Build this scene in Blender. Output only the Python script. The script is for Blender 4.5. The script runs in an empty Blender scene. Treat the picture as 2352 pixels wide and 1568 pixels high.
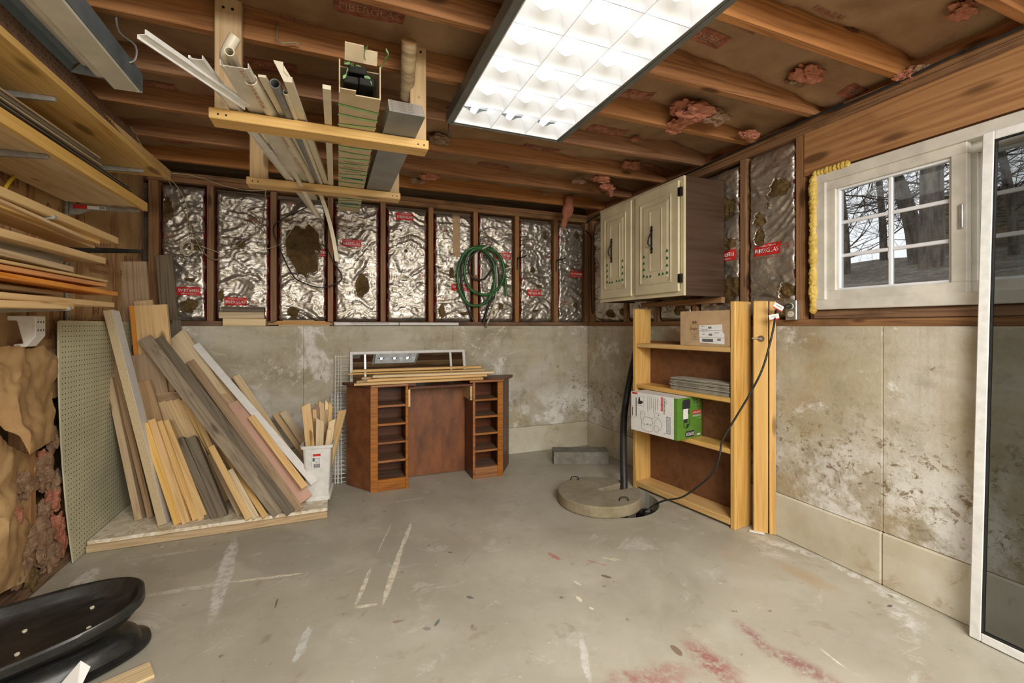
import bpy, bmesh, math, random
from mathutils import Vector, Matrix, noise
R = math.radians
C = bpy.context.scene.collection
SC = bpy.context.scene
V = Vector
# ------------------------------------------------------------------ camera, world, lights, exposure
CAM_H, FOC, YAW, HOR = 1.20, 1020.0, R(21.8), 748.0
cd = bpy.data.cameras.new('camera'); cam = bpy.data.objects.new('camera', cd); C.objects.link(cam)
cd.sensor_width = 36.0; cd.lens = FOC / 2352 * 36; cd.shift_y = (HOR - 784) / 2352; cd.clip_start = .02
cam.location = (0, 0, CAM_H); cam.rotation_euler = (R(90), 0, -YAW); SC.camera = cam
SC.view_settings.view_transform = 'Standard'; SC.view_settings.look = 'None'
SC.view_settings.gamma = 1; SC.view_settings.use_curve_mapping = False
SC.view_settings.exposure = 0.10
try:
    SC.cycles.use_denoising = True; SC.cycles.max_bounces = 8; SC.cycles.diffuse_bounces = 5
    SC.cycles.glossy_bounces = 4; SC.cycles.transparent_max_bounces = 12; SC.cycles.sample_clamp_indirect = 6; SC.cycles.use_adaptive_sampling = True; SC.cycles.adaptive_threshold = .03
except Exception: pass
w = bpy.data.worlds.new('world'); SC.world = w; w.use_nodes = True
w.node_tree.nodes['Background'].inputs[0].default_value = (.95, .97, 1, 1)
w.node_tree.nodes['Background'].inputs[1].default_value = 1.05
def area(name, loc, rot, sx, sy, power, col=(1, 1, 1)):
    l = bpy.data.lights.new(name, 'AREA'); l.shape = 'RECTANGLE'; l.size = sx; l.size_y = sy
    l.energy = power; l.color = col
    o = bpy.data.objects.new(name, l); o.location = loc; o.rotation_euler = rot; C.objects.link(o); return o
# added fill lights, unseen behind the camera: overhead, and flash-like from the rear
area('rear_overhead_fill', (.85, -.75, 2.2), (R(12), 0, 0), .9, 1.6, 105, (1, .97, .91))
area('rear_flash_fill', (.4, -2.3, 1.95), (R(68), 0, 0), 2.6, .7, 82, (1, .97, .92))
TUBE_STRENGTH = 4.9
# ------------------------------------------------------------------ points: a pixel's ray cut with a real plane of the room
S_, C_ = math.sin(YAW), math.cos(YAW)
def ray(u, v):
    r = (u - 1176) / FOC
    return V((S_ + r * C_, C_ - r * S_, (HOR - v) / FOC))
O_ = V((0, 0, CAM_H))
def on_x(u, v, x): d = ray(u, v); return O_ + d * (x / d.x)
def on_y(u, v, y): d = ray(u, v); return O_ + d * (y / d.y)
def on_z(u, v, z): d = ray(u, v); return O_ + d * ((z - CAM_H) / d.z)
# ------------------------------------------------------------------ node helpers
class NT:
    def __init__(s, name):
        s.m = bpy.data.materials.new(name); s.m.use_nodes = True
        s.t = s.m.node_tree; s.t.nodes.clear()
        s.out = s.t.nodes.new('ShaderNodeOutputMaterial')
    def n(s, typ, ins=None, **kw):
        nd = s.t.nodes.new('ShaderNode' + typ)
        for k, v in kw.items(): setattr(nd, k, v)
        for k, v in (ins or {}).items():
            sock = nd.inputs[k]
            if isinstance(v, bpy.types.NodeSocket): s.t.links.new(v, sock)
            else: sock.default_value = v
        return nd
    def math(s, op, a, b=None, c=None, clamp=False):
        i = {0: a}
        if b is not None: i[1] = b
        if c is not None: i[2] = c
        return s.n('Math', i, operation=op, use_clamp=clamp).outputs[0]
    def noise(s, vec, scale, detail=4, rough=.55, dist=0):
        return s.n('TexNoise', {'Vector': vec, 'Scale': scale, 'Detail': detail, 'Roughness': rough, 'Distortion': dist}).outputs[0]
    def ramp(s, fac, stops, interp='LINEAR'):
        nd = s.n('ValToRGB', {0: fac}); cr = nd.color_ramp; cr.interpolation = interp
        while len(cr.elements) > 1: cr.elements.remove(cr.elements[-1])
        for i, (p, c) in enumerate(stops):
            e = cr.elements[0] if i == 0 else cr.elements.new(p)
            e.position = p; e.color = (*c, 1) if len(c) == 3 else c
        return nd.outputs[0]
    def step(s, val, a, b):
        return s.n('MapRange', {0: val, 1: a, 2: b, 3: 0.0, 4: 1.0}, interpolation_type='SMOOTHSTEP').outputs[0]
    def mix(s, fac, a, b, mode='MIX'):
        nd = s.n('MixRGB', {0: fac, 1: (*a, 1) if isinstance(a, tuple) else a, 2: (*b, 1) if isinstance(b, tuple) else b}, blend_type=mode)
        return nd.outputs[0]
    def obj(s): return s.n('TexCoord').outputs['Object']
    def rnd(s): return s.n('ObjectInfo').outputs['Random']
    def mapping(s, vec, scale=(1, 1, 1), loc=(0, 0, 0), rot=(0, 0, 0), vt='POINT'):
        return s.n('Mapping', {0: vec, 'Location': loc, 'Rotation': rot, 'Scale': scale}, vector_type=vt).outputs[0]
    def bump(s, h, strength=.3, dist=.01, normal=None):
        i = {'Height': h, 'Strength': strength, 'Distance': dist}
        if normal is not None: i['Normal'] = normal
        return s.n('Bump', i).outputs[0]
    def bsdf(s, col, rough=.6, metal=0., normal=None, **kw):
        i = {'Base Color': (*col, 1) if isinstance(col, tuple) else col, 'Roughness': rough, 'Metallic': metal}
        if normal is not None: i['Normal'] = normal
        for k, v in kw.items(): i[k.replace('_', ' ')] = v
        b = s.n('BsdfPrincipled', i).outputs[0]
        s.t.links.new(b, s.out.inputs[0]); return s.m
def plain(name, col, rough=.5, metal=0., nz=.08, scale=30, bump=.1, **kw):
    t = NT(name); o = t.obj(); f = t.noise(o, scale, 5)
    dk = tuple(c * (1 - nz * 2.5) for c in col); lt = tuple(min(1, c * (1 + nz)) for c in col)
    c = t.ramp(f, [(.3, dk), (.65, lt)])
    return t.bsdf(c, rough, metal, t.bump(f, bump, .004), **kw)
def wood(name, light, dark, rough=.55, knots=0., ring=5., var=.18, fine=.5, stain=0., spec=.3):
    t = NT(name); o = t.obj(); r = t.rnd()
    off = t.n('CombineXYZ', {0: t.math('MULTIPLY', r, 37.), 1: t.math('MULTIPLY', r, 11.3), 2: t.math('MULTIPLY', r, 7.7)}).outputs[0]
    o = t.n('VectorMath', {0: o, 1: off}, operation='ADD').outputs[0]
    lo = t.noise(t.mapping(o, (.30, 7, 7)), 1.6, 3, .5, .3)
    bands = t.math('FRACT', t.math('MULTIPLY', lo, ring * 2))
    bands = t.math('ABSOLUTE', t.math('SUBTRACT', bands, .5))
    g = t.noise(t.mapping(o, (3, 90, 90)), 1.5, 5, .6)
    big = t.noise(t.mapping(o, (1, 2, 2)), 1.3, 2)
    f = t.math('ADD', t.math('MULTIPLY', bands, 1.0), t.math('MULTIPLY', g, fine))
    f = t.math('ADD', f, t.math('MULTIPLY', big, .5))
    col = t.ramp(t.math('MULTIPLY', f, .75), [(.16, tuple(c * .8 for c in dark)), (.30, dark), (.46, tuple(a * .6 + b * .4 for a, b in zip(light, dark))), (.72, light)])
    if knots:
        vo = t.n('TexVoronoi', {'Vector': t.mapping(o, (2.2, 7, 7)), 'Scale': 1.0, 'Randomness': 1.0}).outputs['Distance']
        k = t.math('SUBTRACT', 1., t.step(vo, .10 * knots, .21 * knots))
        col = t.mix(t.math('MULTIPLY', k, .85), col, tuple(c * .38 for c in dark))
    if stain:
        sn = t.step(t.noise(o, 3.5, 5, .6), .5, .7)
        col = t.mix(t.math('MULTIPLY', sn, stain), col, tuple(c * .4 for c in dark))
    hv = t.n('HueSaturation', {'Value': t.math('ADD', t.math('MULTIPLY', r, var * 2), 1 - var), 'Saturation': t.math('ADD', t.math('MULTIPLY', r, .2), .9), 'Color': col}).outputs[0]
    return t.bsdf(hv, rough, 0, t.bump(f, .25, .0025), Specular_IOR_Level=spec)
M = {}
M['joist'] = wood('joist_wood', (.42, .205, .09), (.21, .09, .038), .7, .8, 5, .12)
M['stud'] = wood('stud_wood', (.33, .18, .085), (.17, .08, .037), .7, .8, 5, .15)
M['plate'] = wood('plate_wood', (.28, .155, .08), (.12, .06, .03), .7, .6, 5, .15, stain=.5)
M['header'] = wood('header_wood', (.44, .235, .10), (.27, .12, .05), .65, 1.1, 3, .05, stain=.25)
M['pine'] = wood('pine_wood', (.70, .49, .25), (.54, .33, .14), .5, .8, 5, .14)
M['pine_y'] = wood('yellow_pine_wood', (.70, .47, .19), (.55, .32, .10), .45, 1.0, 4, .1)
M['pale'] = wood('pale_wood', (.74, .60, .38), (.56, .40, .22), .6, .5, 4, .12)
M['tan'] = wood('tan_wood', (.58, .43, .25), (.40, .26, .13), .6, .5, 5, .16)
M['brownw'] = wood('brown_plank_wood', (.42, .29, .17), (.25, .15, .08), .65, .5, 5, .12)
M['orange'] = wood('orange_stained_wood', (.72, .30, .07), (.50, .17, .03), .45, .5, 4, .06)
M['grey'] = wood('weathered_grey_wood', (.34, .275, .19), (.15, .11, .07), .8, .8, 8, .12, stain=.3)
M['dgrey'] = wood('dark_grey_wood', (.20, .16, .11), (.09, .068, .045), .8, .5, 6, .12)
M['hard'] = wood('hardwood_panel', (.20, .14, .09), (.10, .065, .04), .6, 0, 3, .15)
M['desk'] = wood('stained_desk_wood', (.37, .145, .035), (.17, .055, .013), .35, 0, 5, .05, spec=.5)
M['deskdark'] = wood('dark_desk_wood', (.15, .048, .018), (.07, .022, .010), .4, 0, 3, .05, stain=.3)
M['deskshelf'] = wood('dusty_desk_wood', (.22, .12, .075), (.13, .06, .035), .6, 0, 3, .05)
M['casew'] = wood('lacquered_pine_wood', (.68, .44, .17), (.53, .29, .085), .38, 1.0, 4, .05, spec=.5)
M['backpanel'] = wood('hardboard_back_panel', (.17, .085, .045), (.11, .05, .028), .55, 0, 2, .03)
M['white'] = plain('white_plastic', (.78, .77, .74), .45, nz=.03)
M['whitem'] = plain('white_painted_metal', (.76, .76, .73), .35, nz=.05)
M['vinyl'] = plain('white_vinyl', (.80, .82, .85), .35, nz=.03, scale=8)
M['offwhite'] = plain('dusty_white_vinyl', (.66, .63, .55), .45, nz=.08, scale=9)
M['ivory'] = plain('ivory_plastic', (.68, .62, .47), .4, nz=.03)
M['greymetal'] = plain('grey_metal', (.36, .37, .36), .4, .6, nz=.1)
M['zinc'] = plain('zinc_metal', (.60, .60, .58), .35, .9, nz=.1)
M['bracket'] = plain('painted_bracket_metal', (.30, .29, .26), .5, .2, nz=.1)
M['dark'] = plain('black_iron', (.02, .018, .015), .45, .5, nz=.2)
M['blackp'] = plain('black_plastic', (.018, .018, .018), .38, 0, nz=.4, scale=9, bump=.1)
M['rubber'] = plain('black_rubber', (.02, .02, .02), .5, nz=.2)
M['greypvc'] = plain('grey_pvc', (.20, .21, .22), .4, nz=.1)
M['greenhose'] = plain('green_hose_rubber', (.035, .15, .04), .35, nz=.2)
M['whitehose'] = plain('cream_hose', (.62, .57, .42), .4, nz=.1)
M['cord'] = plain('dusty_cord', (.30, .24, .15), .6, nz=.2)
M['yellowcord'] = plain('yellow_cable', (.75, .55, .03), .4, nz=.1)
M['siding'] = plain('grey_siding', (.22, .23, .23), .45, nz=.12, scale=6)
M['sidingedge'] = plain('siding_edge', (.27, .23, .19), .7, nz=.2)
M['bluegrey'] = plain('blue_grey_enamel', (.15, .19, .22), .4, 0, nz=.15, scale=7)
M['lens'] = plain('light_diffuser', (.66, .65, .57), .4, nz=.08, scale=7)
M['pegdark'] = plain('brown_hardboard', (.20, .11, .07), .6, nz=.15)
M['pegcream'] = plain('cream_pegboard', (.57, .55, .38), .5, nz=.06, scale=4)
M['hole'] = plain('pegboard_hole', (.06, .045, .02), .9, nz=.1)
M['carton'] = plain('brown_cardboard', (.50, .34, .19), .75, nz=.06, scale=12)
M['cartonlight'] = plain('light_cardboard', (.60, .49, .32), .75, nz=.06, scale=12)
M['cartondark'] = plain('cardboard_shadow_side', (.45, .30, .17), .8, nz=.08, scale=12)
M['paper'] = plain('white_paper', (.80, .80, .78), .6, nz=.02)
M['ink'] = plain('black_ink', (.03, .03, .03), .6, nz=.1)
M['inkbrown'] = plain('brown_ink', (.16, .09, .04), .6, nz=.1)
M['red'] = plain('red_print', (.62, .03, .025), .4, nz=.15)
M['redflange'] = plain('red_flange', (.13, .010, .010), .5, nz=.5, scale=10)
M['redink'] = plain('faded_red_ink', (.45, .10, .06), .6, nz=.2)
M['krafted'] = plain('kraft_red_stamp', (.32, .10, .06), .75, nz=.25, scale=25)
M['kraftink'] = plain('kraft_stamp_letter', (.42, .25, .15), .75, nz=.2, scale=25)
M['green'] = plain('green_print', (.11, .26, .035), .45, nz=.06)
M['leafgreen'] = plain('green_stencil', (.03, .22, .08), .6, nz=.2)
M['strap'] = plain('green_strap', (.30, .58, .24), .4, nz=.15, scale=15)
M['teal'] = plain('teal_print', (.03, .16, .16), .6, nz=.1)
M['cream'] = plain('cream_cabinet_paint', (.70, .62, .42), .45, nz=.07, scale=5)
M['cabside'] = wood('cabinet_side_veneer', (.085, .047, .028), (.055, .03, .018), .5, 0, 3, .02)
M['brass'] = plain('brushed_steel', (.55, .53, .48), .3, 1, nz=.1)
M['pink'] = None
def fibre(name, c1, c2, c3):
    t = NT(name); o = t.obj(); a = t.noise(o, 9, 6, .65, .6); b = t.noise(t.mapping(o, (40, 14, 40)), 2, 5, .7, 1.)
    c = t.ramp(a, [(.28, c3), (.48, c2), (.68, c1)]); c = t.mix(t.math('MULTIPLY', b, .5), c, c2)
    return t.bsdf(c, .95, 0, t.bump(t.math('ADD', a, b), .9, .02), Specular_IOR_Level=.1)
M['pink'] = fibre('pink_fibre_glass', (.80, .36, .23), (.60, .24, .15), (.20, .09, .05))
M['dustypink'] = fibre('dusty_fibre_glass', (.52, .37, .24), (.42, .26, .16), (.14, .09, .05))
M['brownfibre'] = fibre('brown_fibre_glass', (.30, .20, .085), (.17, .11, .045), (.06, .04, .02))
def kraft(name, a, b, dirt=.5):
    t = NT(name); o = t.obj(); n1 = t.noise(o, 4, 6, .6, .5); n2 = t.noise(o, 38, 4, .6)
    c = t.ramp(n1, [(.3, a), (.7, b)]); c = t.mix(t.math('MULTIPLY', n2, dirt * .6), c, tuple(x * .55 for x in a))
    return t.bsdf(c, .8, 0, t.bump(t.math('ADD', n1, t.math('MULTIPLY', n2, .4)), .5, .012), Specular_IOR_Level=.25)
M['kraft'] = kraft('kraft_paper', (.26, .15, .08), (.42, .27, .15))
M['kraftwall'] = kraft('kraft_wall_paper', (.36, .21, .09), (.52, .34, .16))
def foil():
    t = NT('crumpled_foil'); o = t.obj()
    d = t.n('VectorMath', {0: o, 1: t.n('VectorMath', {0: t.n('TexNoise', {'Vector': o, 'Scale': 9., 'Detail': 3.}).outputs[1], 1: (.12, .12, .12)}, operation='MULTIPLY').outputs[0]}, operation='ADD').outputs[0]
    v1 = t.n('TexVoronoi', {'Vector': t.mapping(d, (16, 16, 30)), 'Scale': 1.}, feature='F1').outputs['Distance']
    v2 = t.n('TexVoronoi', {'Vector': t.mapping(d, (50, 50, 75)), 'Scale': 1.}, feature='F1').outputs['Distance']
    nz = t.noise(t.mapping(o, (6, 6, 22)), 1.2, 6, .6, .8)
    zone = t.step(t.noise(o, 4.5, 3), .38, .62)
    h = t.math('ADD', t.math('MULTIPLY', zone, t.math('ADD', t.math('MULTIPLY', v1, .9), t.math('MULTIPLY', v2, .3))), t.math('MULTIPLY', nz, 1.2))
    dirt = t.noise(o, 5, 5, .6)
    c = t.ramp(dirt, [(.3, (.40, .36, .30)), (.65, (.66, .62, .55))])
    rg = t.math('ADD', t.math('MULTIPLY', dirt, .18), .26)
    return t.bsdf(c, rg, .82, t.bump(h, .5, .011))
M['foil'] = foil()
def concrete_wall():
    t = NT('stained_concrete'); o = t.n('NewGeometry').outputs['Position']
    z = t.n('SeparateXYZ', {0: o}).outputs[2]
    base = t.noise(t.mapping(o, (1, 1, 1.6)), 2.2, 7, .6, .4)
    col = t.ramp(base, [(.28, (.29, .25, .175)), (.43, (.44, .395, .295)), (.56, (.52, .485, .39)), (.72, (.60, .575, .50))])
    mo = t.noise(o, 7, 9, .72, .4); col = t.mix(t.math('MULTIPLY', t.step(mo, .50, .66), .42), col, (.29, .245, .165)); mo2 = t.noise(t.mapping(o, loc=(4, 7, 2)), 11, 8, .75); col = t.mix(t.math('MULTIPLY', t.step(mo2, .54, .68), .35), col, (.68, .66, .59))
    vs_ = t.noise(t.mapping(o, (9, 9, .6)), 1.2, 5, .65, .3); col = t.mix(t.math('MULTIPLY', t.step(vs_, .55, .72), .30), col, (.31, .275, .20))
    st = t.noise(t.mapping(o, (1.5, 1.5, 14)), 1.5, 5, .6, .3)
    col = t.mix(t.math('MULTIPLY', t.step(st, .45, .75), .25), col, (.30, .27, .19))
    yel = t.noise(o, 1.4, 4, .5); col = t.mix(t.math('MULTIPLY', t.step(yel, .48, .66), .40), col, (.50, .42, .235))
    wz = t.math('SUBTRACT', 1., t.step(t.math('ADD', z, t.math('MULTIPLY', t.noise(o, 2.5, 3), .5)), .55, 1.0))
    ef = t.step(t.noise(o, 3.2, 9, .75, .2), .45, .56)
    ef2 = t.step(t.noise(o, 1.9, 9, .78, .4), .54, .62)
    xr = t.n('SeparateXYZ', {0: o}).outputs[0]
    col = t.mix(t.math('MAXIMUM', t.math('MULTIPLY', t.math('MULTIPLY', ef, wz), .85), t.math('MULTIPLY', ef2, .7)), col, (.84, .83, .80))
    # brown speckle low on the right-hand wall
    rm = t.step(xr, 1.9, 2.3)
    band = t.math('MULTIPLY', t.step(z, .2, .40), t.math('SUBTRACT', 1., t.step(z, .55, .95)))
    sp = t.step(t.noise(t.mapping(o, (1, 1, 1.3)), 24, 6, .75, .6), .53, .62)
    col = t.mix(t.math('MULTIPLY', t.math('MULTIPLY', sp, band), t.math('MULTIPLY', rm, .85)), col, (.20, .125, .05))
    br = t.step(t.noise(o, 2.6, 5, .6), .5, .7)
    col = t.mix(t.math('MULTIPLY', t.math('MULTIPLY', br, rm), .5), col, (.42, .30, .14))
    rs = t.step(t.noise(t.mapping(o, loc=(2, 2, 9)), 5, 9, .8, .5), .55, .66); col = t.mix(t.math('MULTIPLY', rs, .42), col, (.33, .235, .12))
    pit = t.step(t.noise(o, 16, 3, .6), .71, .76); col = t.mix(t.math('MULTIPLY', pit, .7), col, (.13, .10, .06))
    fn = t.noise(o, 45, 6, .7)
    return t.bsdf(col, .85, 0, t.bump(t.math('ADD', t.math('MULTIPLY', base, 1.5), fn), .45, .006), Specular_IOR_Level=.25)
M['concrete'] = concrete_wall()
def footing():
    t = NT('cream_footing_concrete'); o = t.n('NewGeometry').outputs['Position']
    b = t.noise(o, 2.4, 6, .6); c = t.ramp(b, [(.3, (.50, .44, .31)), (.5, (.62, .58, .46)), (.7, (.72, .70, .62))])
    s = t.step(t.noise(o, 5, 7, .75, .5), .56, .66); c = t.mix(t.math('MULTIPLY', s, .5), c, (.36, .25, .12))
    return t.bsdf(c, .8, 0, t.bump(t.noise(o, 30, 5), .25, .005), Specular_IOR_Level=.25)
M['footing'] = footing()
def rock(name, a, b): 
    t = NT(name); o = t.obj(); n = t.noise(o, 8, 8, .7); c = t.ramp(n, [(.3, a), (.7, b)])
    return t.bsdf(c, .9, 0, t.bump(t.noise(o, 30, 8, .75), .6, .01), Specular_IOR_Level=.2)
M['rock'] = rock('grey_block_concrete', (.15, .14, .11), (.32, .31, .26))
M['cover'] = rock('sump_cover_concrete', (.22, .185, .12), (.36, .32, .235))
M['coveredge'] = rock('sump_cover_edge', (.22, .18, .11), (.40, .34, .23))
M['shingle'] = rock('grey_shingle', (.19, .17, .12), (.38, .35, .27)); M['shingle2'] = rock('pale_shingle', (.30, .275, .21), (.52, .49, .40))
M['foam'] = None
t_ = NT('yellow_foam'); o_ = t_.obj(); n_ = t_.noise(o_, 14, 4)
M['foam'] = t_.bsdf(t_.ramp(n_, [(.3, (.48, .30, .04)), (.65, (.75, .56, .14))]), .55, 0, t_.bump(n_, .4, .01))
def osb():
    t = NT('flake_board'); o = t.obj()
    v = t.n('TexVoronoi', {'Vector': t.mapping(t.n('VectorMath', {0: o, 1: t.n('TexNoise', {'Vector': o, 'Scale': 6.}).outputs[1]}, operation='ADD').outputs[0], (28, 12, 1)), 'Scale': 1.}).outputs['Color']
    f = t.n('SeparateXYZ', {0: v}).outputs[0]
    c = t.ramp(f, [(0, (.58, .48, .32)), (.5, (.74, .67, .52)), (1, (.86, .82, .72))])
    return t.bsdf(c, .7, 0, t.bump(f, .4, .003))
M['osb'] = osb()
def particle():
    t = NT('particle_board'); o = t.obj(); n = t.noise(o, 160, 3, .7); m = t.noise(o, 6, 3)
    c = t.ramp(n, [(.3, (.40, .30, .16)), (.7, (.66, .54, .34))]); return t.bsdf(c, .7, 0, t.bump(n, .3, .002))
M['particle'] = particle()
def pinkpaint():
    t = NT('pink_painted_plywood'); o = t.obj(); n = t.noise(t.mapping(o, (1, 4, 4)), 3, 6, .65)
    c = t.ramp(n, [(.30, (.40, .27, .17)), (.38, (.54, .33, .24)), (.7, (.62, .38, .29))]); return t.bsdf(c, .7, 0, t.bump(n, .2, .002))
M['pinkpaint'] = pinkpaint()
def glass(name, tint, refl=.5, rough=.0):
    t = NT(name)
    tr = t.n('BsdfTransparent', {0: (*tint, 1)}).outputs[0]; gl = t.n('BsdfGlossy', {0: (1, 1, 1, 1), 'Roughness': rough}).outputs[0]
    fr = t.n('Fresnel', {0: 1.5}).outputs[0]
    mx = t.n('MixShader', {0: t.math('MULTIPLY', fr, refl, clamp=True), 1: tr, 2: gl}).outputs[0]
    t.t.links.new(mx, t.out.inputs[0]); return t.m
M['glass'] = glass('window_glass', (.97, .98, .98), .8)
M['tint'] = glass('smoky_storm_glass', (.60, .61, .59), 8.); M['doorglass'] = glass('tinted_door_glass', (.68, .69, .69), .3)
M['screen'] = glass('dark_insect_screen', (.30, .31, .31), .4, .3)
def emit(name, col, s):
    t = NT(name); e = t.n('Emission', {0: (*col, 1), 1: s}).outputs[0]; t.t.links.new(e, t.out.inputs[0]); return t.m
M['tube'] = emit('lit_fluorescent_tube', (.97, .99, 1), TUBE_STRENGTH)
M['louver'] = NT('louver_white').bsdf((.95, .96, .97), .35, 0, Specular_IOR_Level=.6)
M['reflector'] = NT('reflector_white').bsdf((.9, .9, .9), .5)
M['fixture'] = plain('fixture_grey_steel', (.17, .18, .17), .4, .3, nz=.1, scale=6)
# ------------------------------------------------------------------ mesh helpers
class MB:
    def __init__(s): s.v = []; s.f = []; s.mi = []; s.cur = 0
    def add(s, vs, fs):
        b = len(s.v); s.v += [V(p) for p in vs]; s.f += [[i + b for i in f] for f in fs]; s.mi += [s.cur] * len(fs); return s
    def mat(s, i): s.cur = i; return s
    def box(s, x0, x1, y0, y1, z0, z1, T=None):
        vs = [V((x, y, z)) for z in (z0, z1) for y in (y0, y1) for x in (x0, x1)]
        if T is not None: vs = [T @ p for p in vs]
        return s.add(vs, [(0, 2, 3, 1), (4, 5, 7, 6), (0, 1, 5, 4), (2, 6, 7, 3), (0, 4, 6, 2), (1, 3, 7, 5)])
    def hexa(s, p):   # 8 corners: bottom quad then top quad, both the same way round
        return s.add(p, [(3, 2, 1, 0), (4, 5, 6, 7), (0, 1, 5, 4), (1, 2, 6, 5), (2, 3, 7, 6), (3, 0, 4, 7)])
    def tube(s, pts, r, n=10, caps=True, hollow=0):
        pts = [V(p) for p in pts]; rs = r if isinstance(r, (list, tuple)) else [r] * len(pts)
        rings = []; up = None
        for i, p in enumerate(pts):
            d = (pts[min(i + 1, len(pts) - 1)] - pts[max(i - 1, 0)]).normalized()
            if up is None:
                up = V((0, 0, 1)) if abs(d.z) < .9 else V((1, 0, 0))
            a = d.cross(up).normalized(); b = a.cross(d).normalized(); up = b
            rings.append([p + (a * math.cos(2 * math.pi * k / n) + b * math.sin(2 * math.pi * k / n)) * rs[i] for k in range(n)])
        vs = [q for rg in rings for q in rg]; fs = []
        for i in range(len(pts) - 1):
            for k in range(n): fs.append((i * n + k, i * n + (k + 1) % n, (i + 1) * n + (k + 1) % n, (i + 1) * n + k))
        if caps: fs += [tuple(range(n))[::-1], tuple((len(pts) - 1) * n + k for k in range(n))]
        return s.add(vs, fs)
    def pipe(s, p0, p1, ro, ri, n=18):
        p0, p1 = V(p0), V(p1); d = (p1 - p0).normalized(); up = V((0, 0, 1)) if abs(d.z) < .9 else V((1, 0, 0))
        a = d.cross(up).normalized(); b = a.cross(d)
        vs = []
        for p, r in ((p0, ro), (p1, ro), (p1, ri), (p0, ri)):
            vs += [p + (a * math.cos(2 * math.pi * k / n) + b * math.sin(2 * math.pi * k / n)) * r for k in range(n)]
        fs = []
        for i in range(4):
            for k in range(n):
                j = (i + 1) % 4; fs.append((i * n + k, j * n + k, j * n + (k + 1) % n, i * n + (k + 1) % n))
        return s.add(vs, fs)
    def prism(s, outline, h0, h1, T=None):    # outline in local XY, extruded along Z
        n = len(outline); vs = [V((x, y, h)) for h in (h0, h1) for x, y in outline]
        if T is not None: vs = [T @ p for p in vs]
        return s.add(vs, [tuple(range(n))[::-1], tuple(range(n, 2 * n))] + [(i, (i + 1) % n, n + (i + 1) % n, n + i) for i in range(n)])
    def grid(s, nx, ny, fn):
        vs = [fn(i / nx, j / ny) for j in range(ny + 1) for i in range(nx + 1)]
        return s.add(vs, [(j * (nx + 1) + i, j * (nx + 1) + i + 1, (j + 1) * (nx + 1) + i + 1, (j + 1) * (nx + 1) + i) for j in range(ny) for i in range(nx)])
    def build(s, name, mat, parent=None, smooth=False, bevel=0, axis=None, segs=1, recalc=True):
        """Points are in room coordinates; the object's origin goes to its base, or to its parent's."""
        if parent is not None:
            W = ROOTM[parent.name]; T = W.inverted()
        else:
            c = sum(s.v, V()) / len(s.v); zb = min(p.z for p in s.v)
            T = Matrix.Translation((-c.x, -c.y, -zb)); W = T.inverted()
            if axis is not None:
                W = Matrix.Translation((c.x, c.y, zb)) @ axis.to_4x4(); T = W.inverted()
        me = bpy.data.meshes.new(name); me.from_pydata([T @ p for p in s.v], [], s.f)
        mats = mat if isinstance(mat, list) else [mat]
        for m in mats: me.materials.append(m)
        if len(mats) > 1: me.polygons.foreach_set('material_index', s.mi)
        bm = bmesh.new(); bm.from_mesh(me)
        if recalc: bmesh.ops.recalc_face_normals(bm, faces=bm.faces)
        if bevel:
            es = [e for e in bm.edges if len(e.link_faces) == 2 and e.calc_face_angle(0) > .5]
            bmesh.ops.bevel(bm, geom=es, offset=bevel, segments=segs, affect='EDGES', profile=.5, clamp_overlap=True)
        bm.to_mesh(me); bm.free()
        if smooth:
            for p in me.polygons: p.use_smooth = True
            try: me.set_sharp_from_angle(angle=R(40))
            except Exception: pass
        o = bpy.data.objects.new(name, me); C.objects.link(o)
        if parent is not None:
            o.parent = parent; ROOTM[o.name] = W
        else:
            o.matrix_world = W; ROOTM[o.name] = W
        return o
ROOTM = {}
def tag(o, label=None, cat=None, group=None, kind=None):
    if label: o['label'] = label
    if cat: o['category'] = cat
    if group: o['group'] = group
    if kind: o['kind'] = kind
    return o
def thing(name, label, cat, loc=(0, 0, 0), rotz=0, group=None, kind=None):
    o = bpy.data.objects.new(name, None); C.objects.link(o); o.empty_display_size = .1
    W = Matrix.Translation(loc) @ Matrix.Rotation(rotz, 4, 'Z'); o.matrix_world = W; ROOTM[o.name] = W
    return tag(o, label, cat, group, kind)
def board_mesh(L, w, t, bev=.0015, warp=0., cut0=0., cut1=0., seed=0):
    """Board with its length along local X from 0 to L, width along Y, thickness along Z (0..-t: the face z=0 is the one placed)."""
    me = bpy.data.meshes.new('board'); bm = bmesh.new()
    nseg = 6 if warp else 1; rings = []
    for i in range(nseg + 1):
        f = i / nseg; dy = 0; dz = warp * math.sin(math.pi * f)
        ring = []
        for (yy, zz) in ((-w / 2, -t), (w / 2, -t), (w / 2, 0), (-w / 2, 0)):
            xx = f * L
            if i == 0: xx += cut0 * (yy / w + .5)
            if i == nseg: xx -= cut1 * (yy / w + .5)
            ring.append(bm.verts.new((xx, yy, zz + dz)))
        rings.append(ring)
    for a, b in zip(rings, rings[1:]):
        for k in range(4): bm.faces.new((a[k], a[(k + 1) % 4], b[(k + 1) % 4], b[k]))
    bm.faces.new(rings[0][::-1]); bm.faces.new(rings[-1])
    bmesh.ops.recalc_face_normals(bm, faces=bm.faces)
    if bev:
        es = [e for e in bm.edges if e.calc_face_angle(0) > .6]
        bmesh.ops.bevel(bm, geom=es, offset=bev, segments=1, affect='EDGES')
    bm.to_mesh(me); bm.free(); return me
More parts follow.
